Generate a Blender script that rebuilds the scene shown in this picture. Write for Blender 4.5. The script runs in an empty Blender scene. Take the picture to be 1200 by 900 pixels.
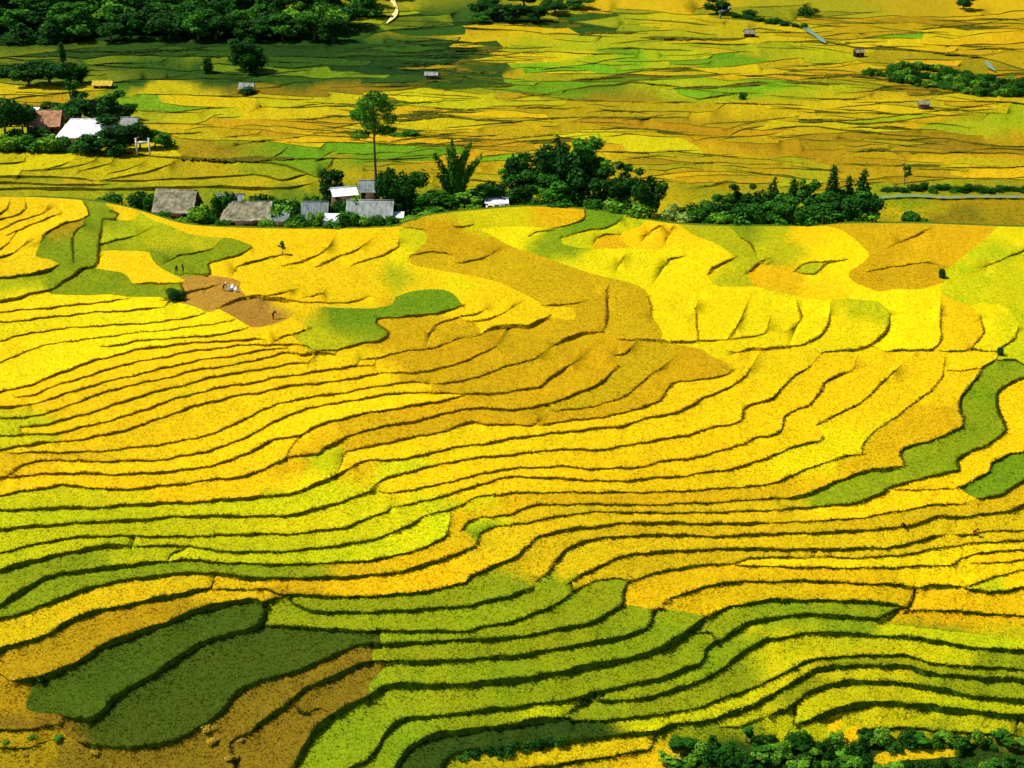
import bpy, bmesh, math, random
import numpy as np
from mathutils import Vector, Matrix
from mathutils.geometry import delaunay_2d_cdt

# ------------------------------------------------------------------ camera, world, sun, exposure
scene = bpy.context.scene
COL = scene.collection
PITCH = math.radians(22.0)
FOC = 2000.0                 # focal length in pixels of the 1200 px wide photograph
ZC = 89.4                    # camera height above the crest of the terraced spur (metres)
cam_data = bpy.data.cameras.new("camera")
cam_data.sensor_fit = 'HORIZONTAL'
cam_data.sensor_width = 36.0
cam_data.lens = FOC / 1200.0 * 36.0
cam_data.clip_start = 0.5
cam_data.clip_end = 12000.0
cam = bpy.data.objects.new("camera", cam_data)
cam.location = (0, 0, ZC)
cam.rotation_euler = (math.pi / 2 - PITCH, 0, 0)
COL.objects.link(cam)
scene.camera = cam

SUN_ELEV = math.radians(56.0)
SUN_AZ = math.radians(-84.0)          # measured from +Y (away from the camera) towards +X
world = bpy.data.worlds.new("World")
scene.world = world
world.use_nodes = True
wn = world.node_tree.nodes
wn.clear()
sky = wn.new('ShaderNodeTexSky')
sky.sky_type = 'NISHITA'
sky.sun_disc = False
sky.sun_elevation = SUN_ELEV
sky.sun_rotation = SUN_AZ
sky.air_density = 1.0
sky.dust_density = 0.6
bg = wn.new('ShaderNodeBackground')
bg.inputs['Strength'].default_value = 0.075
wo = wn.new('ShaderNodeOutputWorld')
world.node_tree.links.new(sky.outputs[0], bg.inputs['Color'])
world.node_tree.links.new(bg.outputs[0], wo.inputs['Surface'])
sun_data = bpy.data.lights.new("sun", 'SUN')
sun_data.energy = 4.6
sun_data.angle = math.radians(0.53)
sun_data.color = (1.0, 0.95, 0.86)
sun = bpy.data.objects.new("sun", sun_data)
sd = Vector((math.sin(SUN_AZ) * math.cos(SUN_ELEV), math.cos(SUN_AZ) * math.cos(SUN_ELEV), math.sin(SUN_ELEV)))
sun.rotation_euler = sd.to_track_quat('Z', 'Y').to_euler()
sun.location = sd * 400
COL.objects.link(sun)
scene.view_settings.view_transform = 'Standard'
scene.view_settings.look = 'None'
scene.view_settings.exposure = 0.56
scene.view_settings.gamma = 1.0
scene.view_settings.use_curve_mapping = False
scene.cycles.max_bounces = 6
scene.cycles.transparent_max_bounces = 6

rng = np.random.default_rng(11)
random.seed(5)
CP, SP = math.cos(PITCH), math.sin(PITCH)

# ------------------------------------------------------------------ pixel -> place helpers
def ray(u, v):
    a = (np.asarray(u, float) - 600.0) / FOC
    b = (450.0 - np.asarray(v, float)) / FOC
    return a, CP + b * SP, -SP + b * CP

def on_z(u, v, z):                       # point of the pixel's ray at height z
    rx, ry, rz = ray(u, v)
    t = (np.asarray(z, float) - ZC) / np.minimum(rz, -0.02)
    return np.stack([rx * t, ry * t, np.asarray(z, float) + 0 * t], -1)

def on_y(u, v, y):                       # point of the pixel's ray at distance y
    rx, ry, rz = ray(u, v)
    t = y / ry
    return np.array([rx * t, y, ZC + rz * t])

def depth(v, z):
    _, _, rz = ray(600, v)
    return (np.asarray(z, float) - ZC) / np.minimum(rz, -0.02)

def srgb(r, g, b, k=1.0):
    f = lambda c: (c / 255.0 / 12.92) if c <= 10 else ((c / 255.0 + 0.055) / 1.055) ** 2.4
    return (f(r) * k, f(g) * k, f(b) * k)

def tag(o, label=None, cat=None, group=None, kind=None):
    if label: o["label"] = label
    if cat: o["category"] = cat
    if group: o["group"] = group
    if kind: o["kind"] = kind
    return o

def link(o, parent=None):
    COL.objects.link(o)
    if parent is not None:
        o.parent = parent
    return o

def mesh_np(name, verts, tris, mat, parent=None, cols=None, smooth=False, mats=None, midx=None):
    verts = np.asarray(verts, np.float32); tris = np.asarray(tris, np.int32)
    me = bpy.data.meshes.new(name)
    me.vertices.add(len(verts)); me.vertices.foreach_set("co", verts.ravel())
    me.loops.add(len(tris) * 3); me.loops.foreach_set("vertex_index", tris.ravel())
    me.polygons.add(len(tris))
    me.polygons.foreach_set("loop_start", np.arange(0, len(tris) * 3, 3, dtype=np.int32))
    me.polygons.foreach_set("loop_total", np.full(len(tris), 3, np.int32))
    if smooth is not False:
        sm = np.ones(len(tris), bool) if smooth is True else smooth
        me.polygons.foreach_set("use_smooth", sm)
    for m in (mats or [mat]):
        me.materials.append(m)
    if midx is not None:
        me.polygons.foreach_set("material_index", np.asarray(midx, np.int32))
    if cols is not None:
        at = me.attributes.new("col", 'FLOAT_COLOR', 'POINT')
        c = np.ones((len(verts), 4), np.float32); c[:, :3] = cols
        at.data.foreach_set("color", c.ravel())
    me.update(); me.validate()
    o = bpy.data.objects.new(name, me)
    return link(o, parent)

# ------------------------------------------------------------------ materials
def new_mat(name):
    m = bpy.data.materials.new(name); m.use_nodes = True
    nt = m.node_tree
    b = nt.nodes['Principled BSDF']
    b.inputs['Specular IOR Level'].default_value = 0.06
    return m, nt, b

def attr_mat(name, noise_scale, lo, hi, rough=0.75, bump=0.0, translucent=0.0, fine=None):
    """col attribute x two octaves of noise, optional bump and translucency"""
    m, nt, b = new_mat(name)
    N, L = nt.nodes, nt.links
    at = N.new('ShaderNodeAttribute'); at.attribute_name = "col"
    tc = N.new('ShaderNodeTexCoord')
    nz = N.new('ShaderNodeTexNoise'); nz.inputs['Scale'].default_value = noise_scale
    nz.inputs['Detail'].default_value = 5.0; nz.inputs['Roughness'].default_value = 0.65
    L.new(tc.outputs['Object'], nz.inputs['Vector'])
    mr = N.new('ShaderNodeMapRange')
    mr.inputs['From Min'].default_value = 0.25; mr.inputs['From Max'].default_value = 0.75
    mr.inputs['To Min'].default_value = lo; mr.inputs['To Max'].default_value = hi
    L.new(nz.outputs['Fac'], mr.inputs['Value'])
    mul = N.new('ShaderNodeVectorMath'); mul.operation = 'SCALE'
    L.new(at.outputs['Color'], mul.inputs[0]); L.new(mr.outputs[0], mul.inputs['Scale'])
    L.new(mul.outputs[0], b.inputs['Base Color'])
    b.inputs['Roughness'].default_value = rough
    if bump:
        n2 = N.new('ShaderNodeTexNoise'); n2.inputs['Scale'].default_value = fine or noise_scale * 2
        n2.inputs['Detail'].default_value = 3.0
        L.new(tc.outputs['Object'], n2.inputs['Vector'])
        bp = N.new('ShaderNodeBump'); bp.inputs['Strength'].default_value = 0.8; bp.inputs['Distance'].default_value = bump
        L.new(n2.outputs['Fac'], bp.inputs['Height']); L.new(bp.outputs[0], b.inputs['Normal'])
    if translucent:
        tr = N.new('ShaderNodeBsdfTranslucent'); L.new(mul.outputs[0], tr.inputs['Color'])
        mx = N.new('ShaderNodeMixShader'); mx.inputs[0].default_value = translucent
        out = N['Material Output']
        L.new(b.outputs[0], mx.inputs[1]); L.new(tr.outputs[0], mx.inputs[2]); L.new(mx.outputs[0], out.inputs['Surface'])
    return m

MAT_CANOPY = attr_mat("rice_canopy", 2.2, 0.72, 1.22, 0.85, bump=0.25, fine=4.0)
MAT_PLANT = attr_mat("rice_plant", 0.35, 0.85, 1.15, 0.7, translucent=0.3)
MAT_BANK = attr_mat("bank_grass", 1.2, 0.6, 1.3, 0.9, bump=0.2, fine=3.0)

def plain_mat(name, col, rough=0.8, noise=0.0, scale=3.0, stretch=None, metallic=0.0, col2=None):
    m, nt, b = new_mat(name)
    N, L = nt.nodes, nt.links
    b.inputs['Roughness'].default_value = rough
    b.inputs['Metallic'].default_value = metallic
    if noise or col2:
        tc = N.new('ShaderNodeTexCoord'); mp = N.new('ShaderNodeMapping')
        if stretch: mp.inputs['Scale'].default_value = stretch
        nz = N.new('ShaderNodeTexNoise'); nz.inputs['Scale'].default_value = scale; nz.inputs['Detail'].default_value = 6
        nz.inputs['Roughness'].default_value = 0.7
        L.new(tc.outputs['Object'], mp.inputs[0]); L.new(mp.outputs[0], nz.inputs['Vector'])
        cr = N.new('ShaderNodeValToRGB')
        c2 = col2 or tuple(c * (1 - noise) for c in col)
        c1 = col if col2 else tuple(min(1, c * (1 + noise)) for c in col)
        cr.color_ramp.elements[0].position = 0.32; cr.color_ramp.elements[1].position = 0.68
        cr.color_ramp.elements[0].color = (*c2, 1); cr.color_ramp.elements[1].color = (*c1, 1)
        L.new(nz.outputs['Fac'], cr.inputs[0]); L.new(cr.outputs[0], b.inputs['Base Color'])
    else:
        b.inputs['Base Color'].default_value = (*col, 1)
    return m
HILL_LINES = """
2 0,250 8,245 11,238
1.75 0,258 12,254 24,250 30,244 30,238
1.5 0,269 15,262 32,256 48,251 52,249
2 8,276 25,269 42,261 60,254 71,250
0 71,250 70,240 68,231
1.75 0,292 6,289 11,284
2 0,301 12,298 22,292
2.25 48,284 51,276 62,269 78,261 95,257 104,252 103,245 98,238
0 48,284 42,300 58,304 69,309
3.5 0,326 15,325 35,321 52,318 64,314 69,310
2.5 99,264 88,271 84,281 85,295 86,308
2.75 119,258 118,272 116,292 114,308 109,312 100,313
3 0,353 22,349 38,344 58,340 70,332 85,324 96,316 105,314 112,312
2 119,285 135,282 150,279 162,276
2.25 120,256 135,258 138,251 130,246
0 114,311 120,295 150,294 175,296 179,305 190,315 208,324
0 114,315 135,318 148,322 155,332
0 60,345 100,346 130,345 150,348 170,348 188,348
2 155,333 180,332 211,332
3.5 211,334 214,344 205,350 190,352
1.75 198,306 210,300 230,296 250,291
2.25 225,321 246,321 244,310 255,306 272,301 288,295 295,290
0 104,240 125,248 140,258 160,256 164,249 160,242
0 160,242 172,254 200,265 225,275 250,278 275,280 295,288
2.5 275,318 278,312 288,310 300,306 315,302 332,298
1.75 215,342 235,339 255,334
0 210,324 240,323 265,325 282,330 281,338 288,346
0 212,355 230,360 245,366 255,362
0 262,365 275,372 290,381 300,384 320,380 340,372 348,365
4 255,362 268,355 282,350 300,348 315,350 330,351 350,354
1.5 350,354 382,355 408,354 422,352 430,348
1.5 310,347 328,344 340,340
1.25 360,348 378,344
2.25 330,312 348,308 365,302 378,296 384,290
2.5 370,313 385,306 405,298 420,292 426,287
2.25 411,312 425,306 442,301 458,295 467,289 467,284
2 480,302 481,299 500,296 515,296 530,299
0 480,302 482,309 485,311 512,316 540,321 565,326 585,331 600,338 615,345 628,352 640,360
2 535,308 550,306 565,303 574,299
0 470,266 498,272 500,282 490,292 480,301
2.25 530,265 540,266 555,263
1.75 472,267 485,268 499,270
0 499,269 515,262 530,264
0 555,263 575,260 600,256 615,256 628,251
0 600,265 562,268 575,275 600,289 630,299 662,310 695,321 725,328 748,335 758,342 760,348
1.5 760,348 762,358 764,370
0 764,370 772,382 776,390 775,398
0 600,265 625,266 648,268
2 648,268 662,264 678,260 686,254 685,246
1.5 648,270 630,272 620,277
0 620,278 632,284 650,291 670,298 700,298 730,298 736,293
1.75 728,256 722,262 708,268 685,270 670,275 658,279
0 658,279 658,285 685,291 730,291 736,290
2.25 700,279 708,275 726,275
0 758,258 750,265 735,270 726,276 728,282 740,290 760,292 795,294
2 759,275 764,269 775,264
2 784,275 787,268
2 725,310 730,302
2.25 780,311 784,305 802,300
0 790,260 812,275 838,285 852,294 860,300
4.5 829,322 835,315 848,308 862,301
0 829,324 840,335 865,336 888,336 900,340 922,344 955,351 998,350
1.75 868,279 878,285 885,296
2.75 875,320 888,310 900,302
0 875,320 878,328 890,338
2 815,361 817,375 818,398
2.25 864,381 860,390 854,397
2.75 725,398 750,398 775,400 800,401 825,400 850,398
1.5 850,398 872,396 898,390 899,385
3 865,413 878,409 900,409 920,407 938,404 955,398 966,389 971,378 972,368
2.25 710,340 712,360 710,380 706,389
5 651,404 660,399 680,392 706,389
2.25 635,358 655,358 672,356 680,354
0 638,360 672,361 672,375 648,372
4.5 564,392 572,386 588,384 600,382 620,382 635,376 646,369
1.75 506,389 509,382 525,375 542,371 560,368 570,361
1.75 546,376 565,376 582,371 595,364
1.75 422,422 440,420 455,416 480,411 500,409 515,405 528,401
2.25 720,416 732,415 740,406
0 795,404 825,410 829,415 850,425 858,434
0 341,370 345,365 370,360 405,361 440,361 460,356 464,348 485,341 508,339 525,341 535,348 542,358
2.25 542,358 532,362 515,366 490,370 460,372 442,373 440,378 455,389 448,398 425,402 400,409 370,411
3.75 349,416 370,414 392,416
2 322,400 332,395 348,390 362,385
0 341,371 350,376 362,385
0 348,398 360,410
2.25 900,310 905,306
0 952,265 975,266 995,275 1012,290 1018,300 1008,310 995,320 1000,330 1030,342
0 1030,342 1050,339 1075,339 1090,336 1108,330 1108,318
0 1108,316 1120,308 1145,288 1165,270
1.75 1055,284 1068,278 1090,268
1.5 1015,319 1030,316 1050,312 1080,308
1.5 1158,311 1180,301 1200,294
1.5 931,318 938,311 950,308 972,306 992,304
1.5 931,318 945,321 954,321 968,310 990,305
0 954,322 978,335 998,349 1020,352
0 900,340 915,342
1.75 935,358 939,370 935,380
3.25 961,414 980,411 1010,409 1025,401 1036,391 1042,380 1043,368
0 1043,368 1036,358 1025,351
2.25 1036,412 1062,410 1092,410 1102,400 1102,382 1102,368
2.25 1102,411 1125,412 1140,410 1165,412
1.25 1138,408 1150,395 1152,385 1149,372
0 1149,372 1140,361 1120,352
2.75 1170,411 1182,402 1190,395 1193,386
0 1193,386 1190,372 1178,360 1150,354
2.25 450,437 480,437 508,434 530,428 552,420 570,412 581,406
2 510,450 530,448 550,445 570,438 588,431 600,428 615,424 628,419 634,414
3 545,462 565,462 582,461 600,459 618,456 632,454 642,445 658,435 672,425
1.75 0,366 30,363 65,360 100,356 130,353 150,350
1.75 0,378 38,374 75,370 112,366 150,364 192,360
1.5 0,399 15,395 45,389 75,385 112,382 150,380 190,377 220,372 240,367
1 0,425 15,418 32,411 65,402 100,398 150,391 200,386 238,381 272,376
1.75 118,406 140,404 160,400 190,397 225,395 255,392 278,388 290,384
2.25 0,460 22,454 42,449 65,439 100,426 125,419 160,410 188,406 225,402 252,400 275,400 300,397 310,398
1.75 19,466 40,462 65,452 90,444 112,438 132,431 155,425 185,420 215,413 240,410 270,406 300,404 320,404 342,404 360,405
4 0,478 15,477 29,475
1.75 29,475 50,470 75,462 100,454 130,446 160,439 185,433 215,426 240,421 265,418 300,412 315,409 335,408
1.75 0,490 18,490 40,487 60,483 85,473 110,464 135,456 160,450 190,444 220,436 240,432 270,428 300,422 315,418 332,414 348,414
2.25 25,500 50,498 75,492 100,485 120,479 140,472 165,464 195,456 220,450 245,443 270,438 300,434 325,429 342,426 360,426
0 25,500 26,509
2 0,511 20,510 38,509 65,508 95,501 120,495 145,488 175,478 200,469 225,462 250,456 275,451 300,448 325,442 350,439 375,435 400,431 416,429 438,429
3.25 0,528 12,525 30,522 45,519 62,518
2.25 62,518 88,516 110,512 135,507 160,500 185,491 210,482 235,474 260,468 280,463 300,461 320,456 350,451 375,449 400,446 430,440 450,437
1.75 10,531 50,530 88,530 125,528 160,524 195,520 225,514 255,506 278,495 300,484 312,479 330,472 350,468 382,463 410,459 435,454 460,450 480,448 500,449
0 500,449 506,451 505,459
2 11,556 20,548 38,542 62,539 82,540 112,541 150,540 188,539 215,534 245,528 275,518 300,506 315,498 332,489 350,482 375,476 400,471 425,468 450,462 475,461 505,460 540,462
2.5 0,560 25,558 62,555 100,555 140,556 180,554 215,551 245,546 270,539 300,526 312,519 328,514 350,510 375,498 400,491 425,485 450,481 480,476 505,472 525,468 546,463
2.5 0,581 25,576 50,572 70,569 90,570 110,572 140,574 175,571 212,567 250,562 275,560 300,554 318,545 332,538 338,536 355,534 372,532 380,525 395,518 412,510 430,504 455,499 480,495 505,489 525,484 545,479 570,479 600,480 622,478 638,474 658,468 682,459 700,451 712,441 725,429
1 354,510 341,524 334,538
2.25 402,535 404,529 420,526 445,521 475,514 500,510 520,505 538,499 552,495 570,497 600,498 625,498 631,490
0 382,525 400,522 403,529
1.75 632,498 660,494 695,490 730,484 755,476 772,470 781,460 788,449 808,446 830,444 848,440 858,434
1.5 650,482 685,478 710,472 730,466 742,456 752,448 770,434
3.5 0,598 25,598 50,596 80,595 112,595 150,592 188,590 225,589 262,586 300,583 325,581 350,576 370,568 388,560 405,551 411,548
2.5 411,548 415,545 430,540 450,539 475,538 500,532 525,526 550,522 575,519 600,514 630,510 665,506 700,502 725,500 755,491 785,485 810,476 825,466 850,456 865,448 875,439 879,432
3.25 0,620 25,618 52,616 105,612 155,610 200,606 238,605 300,605 325,605 350,602 380,594 400,588 420,581 434,576
2.25 435,575 438,569 455,560 475,554 500,548 525,542 550,538 575,535 600,533 625,530 650,527 700,527 725,524 750,519 775,515 805,510 830,502 862,496 870,488 871,480 882,474 900,469 912,460 922,449 935,438 951,428
2 454,578 475,575 500,571 525,565 550,559 575,553 600,549 630,548 658,546 680,549 712,549 745,548 775,541 800,538 825,534 845,528 870,520 890,512 900,512 915,504 920,488 930,482 948,474 960,460 966,450 980,441 999,434
2 960,496 975,489 995,479 1012,469 1025,458 1038,444 1049,434
2.5 0,648 25,642 50,636 80,631 105,629 140,628 190,629 238,628 300,626 338,626 375,622 405,618 425,610 445,602 462,594
2.25 464,594 485,590 520,581 550,572 575,564 600,559 638,560 675,562 712,564 740,563 770,560 800,558 825,554 855,550 875,545 900,536 920,528 940,521 960,516 966,511
0 966,511 960,502 960,496
4.25 0,669 25,661 50,655 75,649 100,644 130,640 155,640
3 155,640 156,631
2.75 160,640 190,640 220,640 250,645 275,647 300,647 338,646 375,642 400,639 430,634 455,626 480,616 494,606 499,604
1.75 499,604 515,600 540,592 560,582 580,580 600,578 650,577 700,577 750,577 790,576 825,574 862,571 900,568 925,558 962,544 985,536 1010,532
1.25 1010,532 1012,519 1030,502 1050,488 1072,472 1090,458 1105,440 1106,428
0 1075,474 1095,475 1115,476 1124,481
4.25 0,709 15,700 32,689 50,679 75,672 100,669 125,666 155,662 195,658
2 195,658 200,650 215,644
2.25 195,658 215,656 240,658 275,660 300,661 338,662 375,660 425,658 460,652 490,644 512,635 524,626 526,615
3.5 0,726 25,719 50,710 80,698 105,690 135,682 165,678 195,674 225,672 250,672 275,676 300,678 350,678 400,677 440,674 475,669 505,660 530,651 550,644 559,636
2 559,636 562,625 575,619 600,615 625,611 662,604 700,600 750,601 800,601 850,600 900,598 915,597
3.5 542,619 550,612 564,606
0 542,619 552,628 559,636
2 564,606 580,606 600,602 615,595 632,592 675,591 712,591 750,592 800,590 838,589 875,586 900,584 918,584
4.5 918,584 938,582 960,575 982,564 1005,556 1025,551 1040,550 1060,546
2.75 1060,545 1056,529 1070,522 1095,515 1112,508 1128,499 1129,490 1125,482 1125,472 1132,458 1145,442 1150,432 1168,421 1170,415
3 922,595 945,595 980,592 1005,589 1030,580 1045,570 1070,564 1100,556 1124,550 1122,540 1135,530 1158,521 1172,511 1179,502 1172,488 1168,472 1169,462 1178,452 1200,442
2.5 1169,422 1175,422 1188,422 1200,428
1.25 1109,434 1125,434 1145,432
2.25 1125,570 1145,561 1160,552 1162,542 1172,538 1185,532 1200,530
3 1145,584 1165,582 1182,575 1200,564
0 1125,572 1135,580 1145,584
1.25 1048,574 1075,574 1115,573 1125,571
1.5 900,613 930,612 962,610 1000,608 1030,603 1055,599 1080,594 1095,592 1134,590
3 300,690 315,691 325,696 350,698 380,699 412,700 450,698 480,696 505,692 525,688 546,682 552,675 570,668 585,661 600,655 610,648 620,639 628,631 645,625 665,621 695,618 725,614 775,613 825,614 900,613
3.25 632,678 642,670 650,660 660,648 670,640 685,635 712,630 750,628 790,627 825,629 862,628 900,626 938,625 975,624 1005,622 1035,620 1055,618 1075,614 1085,611 1098,606 1125,606 1145,604 1170,601 1185,598 1200,592
3.25 625,688 615,692 600,698 575,704 550,710 525,712 490,715 450,717 412,718 380,718 358,714 345,709 341,702
0 625,688 632,678
3 670,681 682,674 700,665 720,656 740,650 765,648 795,646 838,644 870,643 900,644 938,644 975,644 1012,643 1040,642 1060,639 1075,635 1090,630 1108,626
1.75 1122,626 1140,626 1165,622 1200,622
1.75 672,692 682,688 700,680 720,678 738,680
3 738,681 750,677 770,672 790,668 812,664 838,662 860,661
2 860,660 880,655 900,653 925,654 948,654
1.5 954,652 955,645
1.75 958,652 998,654 1025,653 1050,651 1075,648 1100,642 1125,639 1150,636 1200,634
1.75 860,662 900,664 950,665 1000,666 1050,665 1088,663 1115,662 1125,656 1140,650 1162,647 1200,645
1.5 1140,660 1162,660 1200,656
2.5 780,705 790,699 808,694 825,689 845,684 870,682 900,682 938,681 975,682 1005,684 1040,685 1070,688
4.5 1070,690 1090,688 1125,687
3 1128,689 1150,693 1175,694 1195,689 1200,688
1.5 1130,688 1150,682 1165,676 1178,673 1200,668
3 1072,691 1070,700 1064,710 1061,715
3.5 830,722 840,718 855,712 875,708 900,704 930,704 962,704 1000,705 1030,707 1050,709 1062,711
4.25 412,900 430,892 440,880 452,860 465,848 480,842 512,840 550,835 575,832 600,830 625,826 662,822 682,818 700,812 725,806 755,800 780,794 800,786 820,778 826,771 827,762 838,754 848,749 860,740 875,732 900,726 925,722 962,721 995,724 1025,725 1040,720 1050,715 1062,714
6.25 345,900 352,885 362,868 375,852 392,838 410,828 430,818 445,809 460,804 485,804 525,804 562,801 600,798 625,794 655,789 688,782 720,776 745,771 770,762 790,752 808,740 820,729 830,722
2.25 815,742 832,742 839,750
4.25 292,860 300,852 320,838 340,822 355,810 375,800 400,790 420,780 440,775 462,776 500,776 538,774 575,771 600,770 625,766 650,761 682,756 715,750 740,744 758,736 764,726 765,716 778,713
0 778,713 780,705
3.75 92,869 108,874 138,876 175,875 200,869 225,858 250,842 265,828 278,812 300,800 338,790 365,780 388,770 408,760 425,756 455,755 488,754 525,751 562,750 600,748 638,741 670,735 698,728 718,716 729,708 731,692 738,682
3 672,694 665,700 645,711 620,722 600,729 570,734 545,740 512,740 475,740 438,740 400,739 362,736 330,734 312,733
4.75 72,839 85,842 105,844 120,835 132,820 160,802 185,788 205,774 225,760 248,750 275,742 300,736 309,725 311,710
5.5 12,798 30,798 55,792 80,782 100,771 120,758 150,746 185,734 215,722 245,712 275,706 300,704 310,706 322,702 332,700
4.5 0,762 20,756 45,748 65,739 82,728 105,719 138,712 170,705 200,699 235,692 246,690 250,680
2 246,691 275,691 300,691
4 698,815 700,820 720,822 745,820 770,815 800,806 830,794 850,782 862,771 880,760 900,750 915,748 938,744 962,742 1000,744 1038,746 1075,748 1100,753 1138,759 1175,762 1200,763
2.75 668,845 720,844 755,840 790,835 820,829 845,820 870,811 900,799 920,788 945,776 970,771 1000,769 1038,768 1062,769 1088,776 1112,780 1150,782 1200,785
6 465,900 475,882 490,870 512,862 538,858 570,854 600,850 630,845 666,841
4.5 666,835 682,825 700,819
4.75 518,900 522,892 538,882 562,880 600,879 650,871 688,868 725,862 765,859 790,850 825,846 850,839 875,830 900,818 920,806 945,791 970,783 1000,781 1038,781 1062,782 1085,789 1112,792 1150,795 1200,798
3 640,898 675,893 720,886 760,878 765,868
5.25 900,839 928,828 945,814 970,804 1000,800 1038,800 1075,804 1112,811 1150,818 1200,822
2 845,852 868,852 882,845 900,839
6.75 932,850 950,844 975,835 1000,828 1025,825 1062,826 1100,831 1150,836 1200,841
2 930,831 930,848
3 1012,855 1038,854 1075,854 1112,858 1150,860 1188,861
0 968,848 985,841 988,848 980,860 972,862 968,848
0 1010,852 995,852 975,872 978,878 990,875 1005,865 1011,854
0 1020,900 1025,888 1035,881 1075,878 1125,879 1128,885 1090,889 1050,892 1030,900
2.5 1068,716 1088,715 1125,717 1162,720 1200,722
0 1035,731 1075,735 1125,741 1200,749
0 1048,719 1035,731
0 38,805 32,831 70,838
2.75 0,856 38,855 70,848
2.25 0,876 25,878 45,872
0 70,848 75,860 90,868
2.25 348,830 355,836 375,830
0 436,759 436,774
0 452,781 432,802
0 600,890 630,898
0 650,899 720,886
2.25 290,860 270,870 272,882 275,900
0 44,792 38,805
0 70,838 75,840
0 444,738 447,758
0 729,708 755,712 766,715
0 779,714 800,716 826,722
"""
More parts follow.
